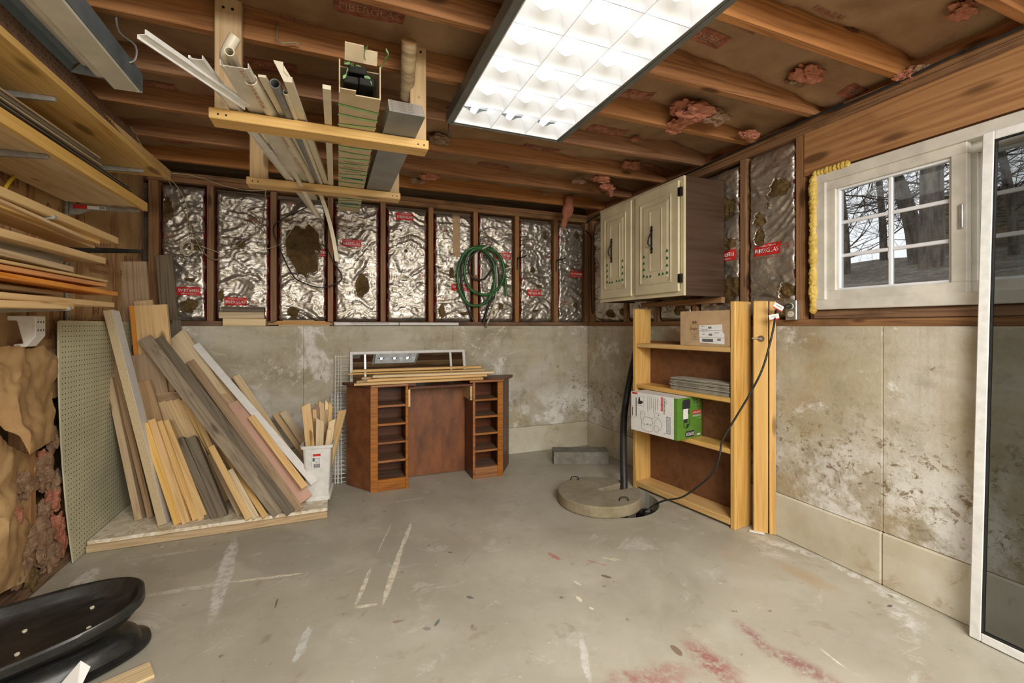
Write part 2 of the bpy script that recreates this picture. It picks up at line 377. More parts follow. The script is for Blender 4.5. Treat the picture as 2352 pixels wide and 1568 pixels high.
def board(name, p0, p1, w, t, wdir, mat, label=None, cat=None, group=None, parent=None, bev=.0015, warp=0., cut0=0., cut1=0., center=False):
    """Board from p0 to p1 (middle of its front face, or its core with center=True), its width along wdir."""
    p0, p1 = V(p0), V(p1); X = (p1 - p0); L = X.length; X.normalize()
    wdir = V(wdir); Y = (wdir - X * wdir.dot(X)).normalized(); Z = X.cross(Y)
    if center: p0 = p0 + Z * t / 2
    else:
        if Z.dot(O_ - p0) < 0: Y = -Y; Z = -Z
    me = board_mesh(L, w, t, bev, warp, cut0, cut1); me.name = name
    mats = mat if isinstance(mat, list) else [mat]
    for m in mats: me.materials.append(m)
    o = bpy.data.objects.new(name, me); C.objects.link(o)
    W = Matrix.Translation(p0) @ Matrix((X, Y, Z)).transposed().to_4x4()
    if parent is not None:
        o.parent = parent; o.matrix_local = ROOTM[parent.name].inverted() @ W
    else: o.matrix_world = W
    ROOTM[o.name] = W
    return tag(o, label, cat, group)
_fc = {}
def text_tris(s):
    if s in _fc: return _fc[s]
    cu = bpy.data.curves.new('t', 'FONT'); cu.body = s; cu.align_x = 'CENTER'; cu.align_y = 'CENTER'; cu.size = 1; cu.resolution_u = 3
    o = bpy.data.objects.new('t', cu); C.objects.link(o); dg = bpy.context.evaluated_depsgraph_get(); dg.update()
    me = bpy.data.meshes.new_from_object(o.evaluated_get(dg)); vs = [(v.co.x, v.co.y) for v in me.vertices]; fs = [tuple(p.vertices) for p in me.polygons]
    xs = [a for a, b in vs] or [0, 1]; ys = [b for a, b in vs] or [0, 1]; w = max(xs) - min(xs); h = max(ys) - min(ys)
    cx = (max(xs) + min(xs)) / 2; cy = (max(ys) + min(ys)) / 2
    vs = [((a - cx) / w, (b - cy) / h) for a, b in vs]
    bpy.data.objects.remove(o); bpy.data.curves.remove(cu); bpy.data.meshes.remove(me)
    _fc[s] = (vs, fs); return _fc[s]
def text_on(mb, s, org, X, Y, w, h, surf=None):
    """Flat lettering s, w by h, centred on org, along X and Y; surf(p) may move a point onto an uneven surface."""
    vs, fs = text_tris(s); X = V(X); Y = V(Y); org = V(org)
    pts = [org + X * a * w + Y * b * h for a, b in vs]
    if surf: pts = [surf(p) for p in pts]
    mb.add(pts, fs); return mb
def spline(pts, k=6):
    pts = [V(p) for p in pts]; out = []
    for i in range(len(pts) - 1):
        a = pts[max(i - 1, 0)]; b = pts[i]; c = pts[i + 1]; d = pts[min(i + 2, len(pts) - 1)]
        for j in range(k):
            t = j / k; out.append(.5 * ((2 * b) + (c - a) * t + (2 * a - 5 * b + 4 * c - d) * t * t + (3 * b - a - 3 * c + d) * t ** 3))
    out.append(pts[-1]); return out
def blob(name, mat, parent, c, rad, seed, rough=.45, sub=3, label=None, jag=7.):
    bm = bmesh.new(); bmesh.ops.create_icosphere(bm, subdivisions=sub, radius=1)
    mb = MB(); rad = V(rad)
    for v in bm.verts:
        n = noise.fractal(v.co * 1.7 + V((seed * 3.1, seed, 0)), 1., 2., 4) * rough + noise.noise(v.co * jag + V((seed, 0, 0))) * rough * .3
        p = v.co * (1 + n); mb.v.append(V(c) + V((p.x * rad.x, p.y * rad.y, p.z * rad.z)))
    mb.f = [[v.index for v in f.verts] for f in bm.faces]; mb.mi = [0] * len(mb.f); bm.free()
    o = mb.build(name, mat, parent, smooth=True)
    if label: o['label'] = label
    return o
# ------------------------------------------------------------------ the room
XR, XRC, YB, YBC, XL = 2.40, 2.36, 3.94, 3.86, -1.25      # faces: right studs, right concrete, back studs, back concrete, left studs
JZ = 2.33; YN = -2.6; CT = 1.198                         # joist undersides, end of the room behind the camera, top of the concrete
def floor_mat():
    t = NT('painted_worn_concrete_floor'); o = t.n('NewGeometry').outputs['Position']
    b = t.noise(o, 1.6, 7, .6, .5); b2 = t.noise(o, 5, 6, .65)
    col = t.ramp(b, [(.28, (.35, .32, .25)), (.5, (.445, .415, .335)), (.7, (.52, .49, .405))])
    col = t.mix(t.math('MULTIPLY', t.step(b2, .5, .75), .35), col, (.56, .54, .49))
    col = t.mix(t.math('MULTIPLY', t.step(t.noise(o, 2.7, 5), .55, .7), .35), col, (.33, .30, .235))
    col = t.mix(t.math('MULTIPLY', t.step(t.noise(t.mapping(o, loc=(3, 8, 0)), .9, 5, .6, .6), .47, .53), .30), col, (.36, .335, .265))
    fm = t.noise(o, 11, 8, .75, .3); col = t.mix(t.math('MULTIPLY', t.step(fm, .52, .68), .30), col, (.32, .285, .21))
    nx = t.n('TexNoise', {'Vector': o, 'Scale': 14., 'Detail': 6., 'Roughness': .7}).outputs[1]
    nd = t.n('VectorMath', {0: nx, 1: (-.5, -.5, -.5)}, operation='ADD').outputs[0]
    grain = t.noise(o, 28, 9, .8)
    def od(k): return t.n('VectorMath', {0: o, 1: t.n('VectorMath', {0: nd, 1: (k, k, 0)}, operation='MULTIPLY').outputs[0]}, operation='ADD').outputs[0]
    oo = {k: od(k) for k in (.02, .05, .15)}
    def stroke(col, p, q, wd, c, st=1., soft=.3, k=.05, wear=.5):
        a = on_z(*p, 0); e = on_z(*q, 0); m = (a + e) / 2; hl = (e - a).length / 2 + wd
        ang = math.atan2((e - a).y, (e - a).x)
        mp = t.mapping(oo[k], (hl, wd, 1), (m.x, m.y, 0), (0, 0, ang), 'TEXTURE')
        ln = t.n('VectorMath', {0: mp}, operation='LENGTH').outputs['Value']
        f = t.math('SUBTRACT', 1., t.step(ln, 1 - soft, 1 + soft * .2))
        if wear: f = t.math('MULTIPLY', f, t.step(grain, .44 - wear * .16, .44 + .10 + wear * .06))
        return t.mix(t.math('MULTIPLY', f, st), col, c)
    W_ = (.74, .73, .70); CR = (.80, .75, .60)
    for (p, q, wd, c, st, soft, k, wear) in [
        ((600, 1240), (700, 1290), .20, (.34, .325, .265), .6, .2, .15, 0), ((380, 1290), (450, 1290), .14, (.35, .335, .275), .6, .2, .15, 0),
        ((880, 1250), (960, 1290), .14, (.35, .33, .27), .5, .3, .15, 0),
        ((540, 1235), (487, 1425), .035, W_, .8, .3, .05, .3), ((470, 1260), (300, 1285), .02, W_, .55, .8, .05, .2),
        ((210, 1312), (150, 1385), .05, W_, .9, .2, .05, .4), ((560, 1330), (310, 1372), .02, W_, .6, .5, .05, .4),
        ((535, 1336), (695, 1316), .011, CR, .95, .2, .02, .7), ((945, 1200), (921, 1262), .013, CR, .95, .2, .02, .5),
        ((925, 1250), (879, 1388), .017, CR, .95, .2, .02, .5), ((852, 1305), (817, 1388), .012, CR, .9, .2, .02, .6),
        ((820, 1394), (862, 1388), .012, CR, .9, .2, .02, .6), ((900, 1200), (865, 1275), .005, CR, .6, .3, .02, .7),
        ((712, 1440), (680, 1515), .018, (.62, .64, .62), .8, .2, .05, .7), ((870, 1158), (990, 1140), .008, W_, .6, .4, .05, .5),
        ((560, 1420), (570, 1400), .02, (.33, .26, .2), .0, .4, .05, .5),
        ((1335, 1460), (1355, 1568), .016, W_, .7, .4, .05, .8), ((620, 1460), (600, 1475), .022, (.27, .23, .16), .7, .6, .05, .2),
        ((1740, 1232), (1900, 1285), .045, W_, .85, .7, .15, .2), ((1900, 1285), (2010, 1345), .03, W_, .85, .6, .15, .2),
        ((2010, 1345), (2110, 1400), .05, W_, .85, .8, .15, .2), ((1720, 1235), (1800, 1280), .06, W_, .4, .9, .15, .2), ((2060, 1400), (2100, 1440), .06, W_, .7, .8, .15, .3),
        ((1800, 1300), (1905, 1350), .07, (.46, .33, .19), .7, .9, .15, 0), ((1660, 1260), (1700, 1300), .06, (.46, .37, .26), .5, .9, .15, 0),
        ((1590, 1480), (1690, 1565), .065, (.30, .075, .07), .85, .8, .15, .45), ((1420, 1560), (1560, 1560), .06, (.33, .10, .09), .75, .8, .15, .55),
        ((1500, 1530), (1600, 1540), .05, (.36, .16, .14), .5, .9, .15, .7),
        ((1700, 1430), (1760, 1485), .04, (.30, .11, .12), .8, .9, .15, .3), ((1760, 1485), (1920, 1568), .055, (.26, .08, .09), .8, .9, .15, .4),
        ((1262, 1270), (1285, 1285), .016, (.48, .13, .10), .8, .4, .05, .8), ((1345, 1285), (1400, 1300), .008, (.45, .17, .14), .7, .4, .05, .8),
        ((1385, 1280), (1425, 1286), .014, (.74, .67, .48), .9, .5, .05, .3), ((1386, 1322), (1400, 1326), .012, (.19, .12, .07), .85, .2, .02, 0),
        ((1545, 1485), (1560, 1500), .015, (.19, .12, .08), .8, .2, .02, 0), ((1028, 1267), (1036, 1268), .009, (.16, .12, .07), .9, .2, .02, 0),
        ((1326, 1370), (1334, 1380), .009, CR, .9, .2, .02, 0), ((1320, 1335), (1332, 1342), .006, CR, .9, .2, .02, 0), ((1356, 1395), (1362, 1398), .007, CR, .9, .2, .02, 0),
        ((1076, 1371), (1084, 1373), .010, (.13, .14, .13), .8, .2, .02, 0), ((1000, 1435), (1008, 1424), .008, (.13, .15, .16), .8, .2, .02, 0),
        ((975, 1442), (985, 1443), .010, (.22, .22, .2), .7, .2, .02, 0), ((905, 1428), (920, 1426), .010, (.30, .20, .15), .7, .2, .02, 0),
        ((637, 1375), (632, 1395), .004, (.17, .11, .08), .9, .2, .02, 0), ((1880, 1485), (1950, 1540), .006, (.72, .72, .70), .8, .5, .02, .2),
        ((1020, 1210), (1090, 1260), .012, (.42, .25, .22), .45, .6, .05, .6), ((1050, 1310), (1100, 1250), .004, (.22, .17, .11), .5, .5, .02, .3),
        ((1085, 1440), (1095, 1446), .012, (.30, .24, .18), .6, .3, .05, 0), ((2040, 1392), (2048, 1390), .007, (.1, .1, .09), .9, .2, .02, 0)]:
        if st: col = stroke(col, p, q, wd, c, st, soft, k, wear)
    bl = t.noise(t.mapping(o, loc=(1, 6, 0)), 7, 6, .65, .5); col = t.mix(t.math('MULTIPLY', t.step(bl, .60, .70), .45), col, (.30, .245, .17)); bl2 = t.noise(t.mapping(o, loc=(7, 2, 0)), 4.5, 8, .75, .8); col = t.mix(t.math('MULTIPLY', t.step(bl2, .57, .66), .45), col, (.64, .62, .57))
    sp = t.noise(o, 22, 3, .5); col = t.mix(t.math('MULTIPLY', t.step(sp, .70, .74), .75), col, (.20, .16, .11))
    sp = t.noise(t.mapping(o, loc=(5, 3, 0)), 26, 3, .5); col = t.mix(t.math('MULTIPLY', t.step(sp, .72, .75), .8), col, (.70, .67, .58))
    sp = t.noise(t.mapping(o, loc=(9, 1, 0)), 13, 3, .5); col = t.mix(t.math('MULTIPLY', t.step(sp, .72, .78), .5), col, (.45, .22, .17))
    sc = t.noise(t.mapping(o, (3, 30, 1), rot=(0, 0, .7)), 2, 6, .8, 1.); col = t.mix(t.math('MULTIPLY', t.step(sc, .62, .68), .3), col, W_)
    rg = t.math('ADD', t.math('MULTIPLY', b2, .3), .30)
    return t.bsdf(col, rg, 0, t.bump(t.math('ADD', b2, t.math('MULTIPLY', grain, .3)), .12, .004), Specular_IOR_Level=.35)
pit = V((1.80, 2.575)); PR = .285
def make_floor():
    mb = MB(); x0, x1, y0, y1 = -1.45, 2.60, YN, 4.1
    an = sorted([2 * math.pi * k / 40 for k in range(40)] + [math.atan2(cy - pit.y, cx - pit.x) % (2 * math.pi) for cx in (x0, x1) for cy in (y0, y1)])
    n = len(an); ring = []; rim = []
    for a in an:
        d = V((math.cos(a), math.sin(a))); rim.append(V((pit.x + d.x * PR, pit.y + d.y * PR, 0)))
        s = min((x1 - pit.x) / d.x if d.x > 1e-6 else 1e9, (x0 - pit.x) / d.x if d.x < -1e-6 else 1e9, (y1 - pit.y) / d.y if d.y > 1e-6 else 1e9, (y0 - pit.y) / d.y if d.y < -1e-6 else 1e9)
        ring.append(V((pit.x + d.x * s, pit.y + d.y * s, 0)))
    low = [p - V((0, 0, .45)) for p in rim]; fs = []
    for k in range(n):
        j = (k + 1) % n; fs += [(k, n + k, n + j, j), (k, j, 2 * n + j, 2 * n + k)]
    fs.append(tuple(range(2 * n, 3 * n))); mb.add(rim + ring + low, fs)
    o = mb.build('floor', M['floor'], None); tag(o, kind='structure'); return o
M['floor'] = floor_mat()
make_floor()
def struct(name, loc=(0, 0, 0)): return thing(name, None, None, loc, kind='structure')
# ---- concrete half walls with their footing band, joints between pours
def conc_x(parent, xs, y0, y1, face):
    for a, b in zip(xs, xs[1:]):
        MB().box(a + .0006, b - .0006, y0, y1, .245, CT).build('concrete_panel', M['concrete'], parent, bevel=.0018)
        yf = y0 - .010 if face < 0 else y0
        MB().box(a + .001, b - .001, yf, y1, 0, .243).build('footing_band', M['footing'], parent, bevel=.006)
wall_back = struct('wall_back', (0, YB, 0)); wall_right = struct('wall_right', (XR, 0, 0)); wall_left = struct('wall_left', (XL, 0, 0))
conc_x(wall_back, [-1.45, on_y(697, 800, YBC).x, .98, 2.62], YBC, YBC + .3, -1)
yj = on_x(2027, 900, XRC).y
for a, b in ((YN, .05), (.05, yj), (yj, 2.49), (2.49, YBC - .0005)):
    MB().box(XRC, XRC + .3, a + .0006, b - .0006, .245, CT).build('concrete_panel', M['concrete'], wall_right, bevel=.003)
    MB().box(XRC - .010, XRC + .3, a + .001, b - .001, 0, .243).build('footing_band', M['footing'], wall_right, bevel=.006)
# ---- back stud wall
sill = board('bottom_plate', (-1.45, YB - .01, CT + .019), (2.55, YB - .01, CT + .019), .038, .10, (0, 0, 1), M['plate'], parent=wall_back)
tz = JZ - .076
board('top_plate', (-1.45, YB, tz + .019), (2.55, YB, tz + .019), .036, .10, (0, 0, 1), M['plate'], parent=wall_back)
board('top_plate', (-1.45, YB, tz + .057), (2.55, YB, tz + .057), .036, .10, (0, 0, 1), M['plate'], parent=wall_back)
SX = [on_y(u, 600, YB).x for u in (352, 483, 628, 759, 880, 990, 1093, 1188, 1277)] + [on_y(1350, 600, YB).x]
SZ0, SZ1 = CT + .038, tz
for i, x in enumerate(SX):
    wd = .042 if 0 < i < 9 else .06
    board('stud', (x, YB + random.Random(i).uniform(-.004, .004), SZ0), (x, YB, SZ1), wd, .10, (1, 0, 0), M['stud'], parent=wall_back)
board('stud', (SX[-1] + .075, YB + .015, SZ0), (SX[-1] + .075, YB + .015, SZ1), .04, .10, (1, 0, 0), M['stud'], parent=wall_back)
MB().box(-1.45, 2.6, YB + .11, YB + .13, CT - .02, JZ + .3).build('sheathing', M['hard'], wall_back)
# ---- foil-faced batts
def foil_off(a, z, seed):
    p = V((a * 3.2, seed * 7.3, z * 3.2)); f = .014 * noise.noise(p)
    p = V((a * 5 + .6 * noise.noise(V((a * 4, z * 4, seed))), seed * 3.1, z * 15 + 2.2 * noise.noise(V((a * 5, z * 5, seed + 3)))))
    f += .0075 * (1 - abs(noise.noise(p)) * 3)
    p = V((a * 21 + z * 9, seed, z * 26 - a * 11)); f += .0028 * (1 - abs(noise.noise(p)) * 3)
    p = V((a * 46, seed, z * 60)); f += .0010 * noise.noise(p)
    return f
class Foil:
    """One batt: a runs along the wall; P(a, z, lift) is a point on its crumpled face."""
    def __init__(s, wall, seed, a0, a1, z0, z1, fixed, axis, back):
        s.seed, s.a0, s.a1, s.z0, s.z1, s.fixed, s.axis, s.back = seed, a0, a1, z0, z1, fixed, axis, back
        n = 48; m = int((z1 - z0) / .008); mb = MB()
        rn = random.Random(seed)
        def g(i, j):
            a = a0 + (a1 - a0) * i; z = z0 + (z1 - z0) * j
            return s.P(a, z, 0)
        mb.grid(n, m, g)
        wob = [.021 + .012 * noise.noise(V((j * .11, seed, 2.))) for j in range(m)]
        mb.mi = []
        for j in range(m):
            for i in range(n):
                d = min(i + .5, n - i - .5) / n * (a1 - a0)
                mb.mi.append(1 if d < wob[j] else 0)
        s.o = mb.build('foil_batt', [M['foil'], M['redflange']], wall, smooth=True, recalc=False)
        for p in s.o.data.polygons: p.use_smooth = True
    def P(s, a, z, lift):
        d = min(a - s.a0, s.a1 - a); e = min(z - s.z0, s.z1 - z)
        edge = max(0, 1 - d / .035); k = edge * edge * .05 + max(0, 1 - e / .04) ** 2 * .03
        f = s.fixed + s.back - foil_off(a, z, s.seed) * (1 - edge * .8) + k - lift
        return V((a, f, z)) if s.axis == 'y' else V((f, a, z))
    def px(s, u, v):
        p = on_y(u, v, s.fixed) if s.axis == 'y' else on_x(u, v, s.fixed)
        return (p.x if s.axis == 'y' else p.y), p.z
    def label(s, u, v, w=.15, h=.062, flip=False, txt='FIBERGLAS', sub='OWENS-CORNING', foot=True):
        a, z = s.px(u, v); sg = -1 if flip else 1
        if s.axis == 'x': hs = -1
        else: hs = 1
        a = min(max(a, s.a0 + .03 + w / 2 * 0), s.a1 - .03)
        lo, hi = max(a - w / 2, s.a0 + .02), min(a + w / 2, s.a1 - .02)
        mb = MB(); mb.grid(20, 8, lambda i, j: s.P(lo + (hi - lo) * i, z - h / 2 + h * j, .0022))
        o = mb.build('printed_label', M['red'], s.o, smooth=True, recalc=False)
        tb = MB()
        cl = lambda q, l=.0042: s.P(min(max(q.x, s.a0 + .012), s.a1 - .012), q.z, l)
        X = V((hs * sg, 0, 0)); Y = V((0, 0, sg))
        text_on(tb, txt, (a, 0, z - sg * h * .08), X, Y, w * .86, h * .36, cl)
        text_on(tb, sub, (a, 0, z + sg * h * .32), X, Y, w * .66, h * .13, cl)
        tb.build('label_lettering', M['paper'], s.o, recalc=False)
        if foot: 
            fb = MB(); text_on(fb, 'self-supporting insulation', (a, 0, z - sg * h * .72), X, Y, w * 1.0, h * .16, lambda q: cl(q, .003))
            fb.build('label_footer', M['redink'], s.o, recalc=False)
    def stamp(s, u, v, txt='R-11', h=.035, flip=False, rot=False):
        a, z = s.px(u, v); sg = -1 if flip else 1; hs = -1 if s.axis == 'x' else 1
        cl = lambda q: s.P(min(max(q.x, s.a0 + .012), s.a1 - .012), q.z, .003)
        tb = MB(); text_on(tb, txt, (a, 0, z), V((hs * sg, 0, 0)), V((0, 0, sg)), h * 2.0, h, cl); tb.build('printed_stamp', M['redink'], s.o, recalc=False)
    def tear(s, u, v, w, h, seed, mat='brownfibre', pts=None, lift=.0045):
        a, z = s.px(u, v); rn = random.Random(seed * 7 + 1); n = 26; mb = MB()
        rad = [1 + .45 * noise.noise(V((math.cos(k / n * 6.283) * 1.3, math.sin(k / n * 6.283) * 1.3, seed * 2.7))) + rn.uniform(-.12, .12) for k in range(n)]
        def R_(an): q = (an / 6.2832 % 1) * n; i = int(q) % n; return rad[i] * (1 - (q - int(q))) + rad[(i + 1) % n] * (q - int(q))
        c = .004; nx = int(w * .8 / c) + 1; nz = int(h * .8 / c) + 1; idx = {}
        def vert(i, j):
            if (i, j) not in idx:
                idx[i, j] = len(mb.v); aa, zz = a + i * c, z + j * c; mb.v.append(s.P(aa, zz, .002 + .004 * noise.noise(V((aa * 30, zz * 30, seed))) + .002))
            return idx[i, j]
        for i in range(-nx, nx):
            for j in range(-nz, nz):
                x, y = (i + .5) * c, (j + .5) * c
                if not (s.a0 + .01 < a + x - c and a + x + c < s.a1 - .01 and s.z0 + .01 < z + y < s.z1 - .01): continue
                if math.hypot(x / (w / 2), y / (h / 2)) < R_(math.atan2(y / h, x / w)): mb.f.append([vert(i, j), vert(i + 1, j), vert(i + 1, j + 1), vert(i, j + 1)]); mb.mi.append(0)
        if not mb.f: return
        mb.build('torn_opening', M[mat], s.o, smooth=True, recalc=False)
        vs = []
        for k in range(n):
            an = 6.2832 * k / n; aa = a + math.cos(an) * w / 2 * rad[k]; zz = z + math.sin(an) * h / 2 * rad[k]
            vs.append(s.P(min(max(aa, s.a0 + .01), s.a1 - .01), min(max(zz, s.z0 + .01), s.z1 - .01), .003))
        rim = vs       # a curled, ragged foil lip round it
        lip = MB(); out = V((0, -1, 0)) if s.axis == 'y' else V((-1, 0, 0))
        a2 = [p + out * (.004 + .006 * abs(noise.noise(V((k * .9, seed, 0))))) + (p - sum(rim, V()) / n) * .10 for k, p in enumerate(rim)]
        lip.add(rim + a2, [(k, (k + 1) % n, n + (k + 1) % n, n + k) for k in range(n)]); lip.build('foil_lip', M['foil'], s.o, recalc=False)
FB = []
edges = [SX[0] + .03] + [x for x in SX[1:9]] + [SX[9] - .03]
for i in range(9):
    a0 = SX[0] + .03 if i == 0 else SX[i] + .021; a1 = SX[9] - .03 if i == 8 else SX[i + 1] - .021
    FB.append(Foil(wall_back, i + 1, a0, a1, SZ0 + .003, SZ1 - .015 - (i % 3) * .012, YB, 'y', .012))
FB[0].label(432, 668, flip=True); FB[0].stamp(382, 540, flip=True); FB[0].tear(385, 480, .06, .17, 3); FB[0].tear(432, 702, .10, .11, 4); FB[0].tear(450, 565, .09, .06, 5); FB[0].tear(435, 642, .06, .03, 6)
FB[1].label(541, 692); FB[1].stamp(585, 505); FB[1].stamp(590, 694); FB[1].tear(553, 561, .06, .045, 7); FB[1].tear(508, 678, .04, .07, 8)
FB[2].label(740, 580, w=.12, flip=True, foot=False); FB[2].tear(697, 570, .24, .48, 11); FB[2].tear(672, 715, .07, .09, 12); FB[2].stamp(672, 467)
FB[3].label(808, 558); FB[3].tear(832, 655, .10, .17, 13); FB[3].stamp(850, 628); FB[3].tear(866, 470, .04, .04, 14)
FB[4].label(930, 497); FB[4].stamp(972, 634); FB[4].tear(932, 577, .03, .025, 15); FB[4].tear(921, 529, .015, .02, 16)
FB[5].label(1057, 660, flip=True, w=.16); FB[5].stamp(1018, 527, flip=True); FB[5].stamp(1015, 686, flip=True); FB[5].tear(1015, 715, .05, .12, 17); FB[5].tear(1038, 628, .04, .09, 18); FB[5].tear(1065, 720, .07, .03, 19)
FB[6].label(1157, 587, flip=True); FB[6].stamp(1115, 556, flip=True); FB[6].tear(1160, 610, .07, .04, 20); FB[6].tear(1150, 703, .04, .06, 21); FB[6].stamp(1112, 708, flip=True)
FB[7].label(1227, 672); FB[7].stamp(1262, 590); FB[7].tear(1252, 540, .04, .09, 22); FB[7].tear(1223, 620, .05, .06, 23); FB[7].tear(1230, 714, .06, .03, 24); FB[7].tear(1237, 658, .06, .03, 25)
FB[8].label(1325, 630, flip=True); FB[8].stamp(1296, 555, flip=True); FB[8].stamp(1297, 695, flip=True); FB[8].tear(1325, 540, .06, .06, 26); FB[8].tear(1323, 700, .05, .05, 27)
# masking tape strip down the sixth batt
f = FB[5]; a, z = f.px(1049, 480); tp = MB(); tp.grid(6, 40, lambda i, j: f.P(a - .032 + .064 * i, 1.83 + .40 * j, .005)); tp.build('tape_strip', M['carton'], f.o, smooth=True, recalc=False)
# ---- right stud wall: corner to window, header above the window, plates under it
WY1 = 1.60; WY0 = .36; WZ0, WZ1 = 1.285, 2.005          # the window's outer frame
def rstud(y, wd=.042, z0=SZ0, z1=SZ1, x=XR): return board('stud', (x, y, z0), (x, y, z1), wd, .10, (0, 1, 0), M['stud'], parent=wall_right)
board('bottom_plate', (XR - .005, -2.6, CT + .019), (XR - .005, YB, CT + .019), .038, .10, (0, 0, 1), M['plate'], parent=wall_right)
board('top_plate', (XR, -2.6, tz + .019), (XR, YB, tz + .019), .036, .10, (0, 0, 1), M['plate'], parent=wall_right)
board('top_plate', (XR, -2.6, tz + .057), (XR, YB, tz + .057), .036, .10, (0, 0, 1), M['plate'], parent=wall_right)
y2 = on_x(1706, 550, XR).y; y1 = on_x(1838, 550, XR).y
RY = [y1, y2, y2 + .41, y2 + .82, y2 + 1.23, YB - .08]
for y in RY[1:5]: rstud(y)
rstud(RY[5], .05); rstud(y1, .05); rstud(WY1 + .035, .03, z1=WZ1, x=XR + .02)
board('header', (XR - .005, -2.6, (WZ1 + .012 + tz) / 2), (XR - .005, y1 - .025, (WZ1 + .012 + tz) / 2), tz - WZ1 - .014, .09, (0, 0, 1), M['header'], parent=wall_right)
board('sill_plate', (XR + .003, -2.6, (SZ0 + WZ0) / 2), (XR + .003, WY1 + .02, (SZ0 + WZ0) / 2), WZ0 - SZ0 - .004, .09, (0, 0, 1), M['plate'], parent=wall_right)
MB().box(XR + .11, XR + .13, WY1, YB + .1, CT - .02, JZ + .3).build('sheathing', M['hard'], wall_right)
MB().box(XR + .095, XR + .13, YN, WY1, WZ1, JZ + .3).build('sheathing', M['hard'], wall_right)
MB().box(XR + .095, XR + .13, YN, WY1, CT - .02, WZ0).build('sheathing', M['hard'], wall_right)
MB().box(XR + .095, XR + .13, YN, WY0, WZ0, WZ1).build('sheathing', M['hard'], wall_right)
FR = []
for i in range(4):
    FR.append(Foil(wall_right, 20 + i, RY[i] + .022, RY[i + 1] - .022, SZ0 + .003, SZ1 - .02 * (i % 2), XR, 'x', .012))
FR.append(Foil(wall_right, 24, RY[4] + .022, RY[5] - .03, SZ0 + .003, SZ1 - .01, XR, 'x', .012))
f = FR[0]; f.label(1760, 572, w=.17, h=.07); f.stamp(1815, 560, 'R-11'); f.tear(1790, 432, .12, .10, 31); f.tear(1765, 472, .02, .04, 32); f.tear(1745, 505, .09, .08, 33); f.tear(1743, 543, .07, .09, 34); f.tear(1805, 668, .10, .09, 35)
f = FR[1]; f.label(1662, 588, w=.17, h=.07, flip=True); f.tear(1668, 475, .16, .14, 36); f.tear(1670, 560, .12, .07, 37); f.tear(1672, 665, .20, .16, 38)
for q, (u, v) in enumerate(((1430, 715), (1560, 712), (1400, 720))): (FR[4] if u < 1450 else FR[2]).tear(u, v, .12, .06, 40 + q)
# ---- left stud wall with kraft-faced batts
board('bottom_plate', (XL, -2.6, .022), (XL, YB, .022), .042, .10, (0, 0, 1), M['plate'], parent=wall_left)
board('top_plate', (XL, -2.6, tz + .038), (XL, YB, tz + .038), .074, .10, (0, 0, 1), M['plate'], parent=wall_left)
LY = [3.86 - .406 * k for k in range(17)]
for y in LY: board('stud', (XL - .002, y, .044), (XL - .002, y, tz), .04, .10, (0, 1, 0), M['stud'], parent=wall_left)
MB().box(XL - .14, XL - .12, YN, YB + .12, 0, JZ + .3).build('sheathing', M['hard'], wall_left)
def kraft_off(a, z, seed):
    return .014 * noise.noise(V((a * 3, z * 3, seed))) + .007 * noise.noise(V((a * 9, z * 6, seed + 5))) + .003 * noise.noise(V((a * 30, z * 24, seed)))
def kraft_bay(y0, y1, z0, z1, seed, dimple=True):
    def P(a, z, lift):
        d = min(a - y0, y1 - a); e = max(0, 1 - d / .03); dm = 0
        if dimple:
            fa = (a * 38) % 1 - .5; fz = (z * 38 + (int(a * 38) % 2) * .5) % 1 - .5; dm = .002 * max(0, 1 - (fa * fa + fz * fz) * 14)
        return V((XL - .01 + kraft_off(a, z, seed) * (1 - e * .6) - e * .015 + dm + lift, a, z))
    mb = MB(); mb.grid(int((y1 - y0) / .012), int((z1 - z0) / .012), lambda i, j: P(y0 + (y1 - y0) * i, z0 + (z1 - z0) * j, 0))
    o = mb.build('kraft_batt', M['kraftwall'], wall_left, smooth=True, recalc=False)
    for p in o.data.polygons: p.use_smooth = True
    return o, P
KB = []
for k in range(9):
    ya, yb = LY[k + 1] + .002, LY[k] - .002
    low = .05 if k < 2 else (.85 if k in (2, 3) else .05)
    KB.append(kraft_bay(ya, yb, low, tz, 50 + k))
for k, zz, fl in ((0, 1.62, 0), (1, 1.66, 0), (2, 1.75, 0), (1, 1.30, 0), (2, 1.25, 0), (0, 1.30, 1), (3, 1.62, 0), (3, 1.9, 1)):
    o, P = KB[k]; yc = (LY[k] + LY[k + 1]) / 2
    cl = lambda q: P(q.y, q.z, .0025)
    tb = MB(); sg = -1 if fl else 1
    text_on(tb, 'R-11', (0, yc, zz), (0, sg, 0), (0, 0, sg), .13, .07, cl); text_on(tb, 'FIBERGLAS', (0, yc, zz - .09), (0, sg, 0), (0, 0, sg), .22, .045, cl)
    text_on(tb, 'INSULATION', (0, yc, zz - .15), (0, sg, 0), (0, 0, sg), .2, .02, cl)
    for s_ in (-1, 1): tb.grid(2, 40, lambda i, j: P(yc + s_ * .165 + .003 * i, zz - .3 + .5 * j, .0025))
    tb.build('printed_stamp', M['krafted'], o, recalc=False)
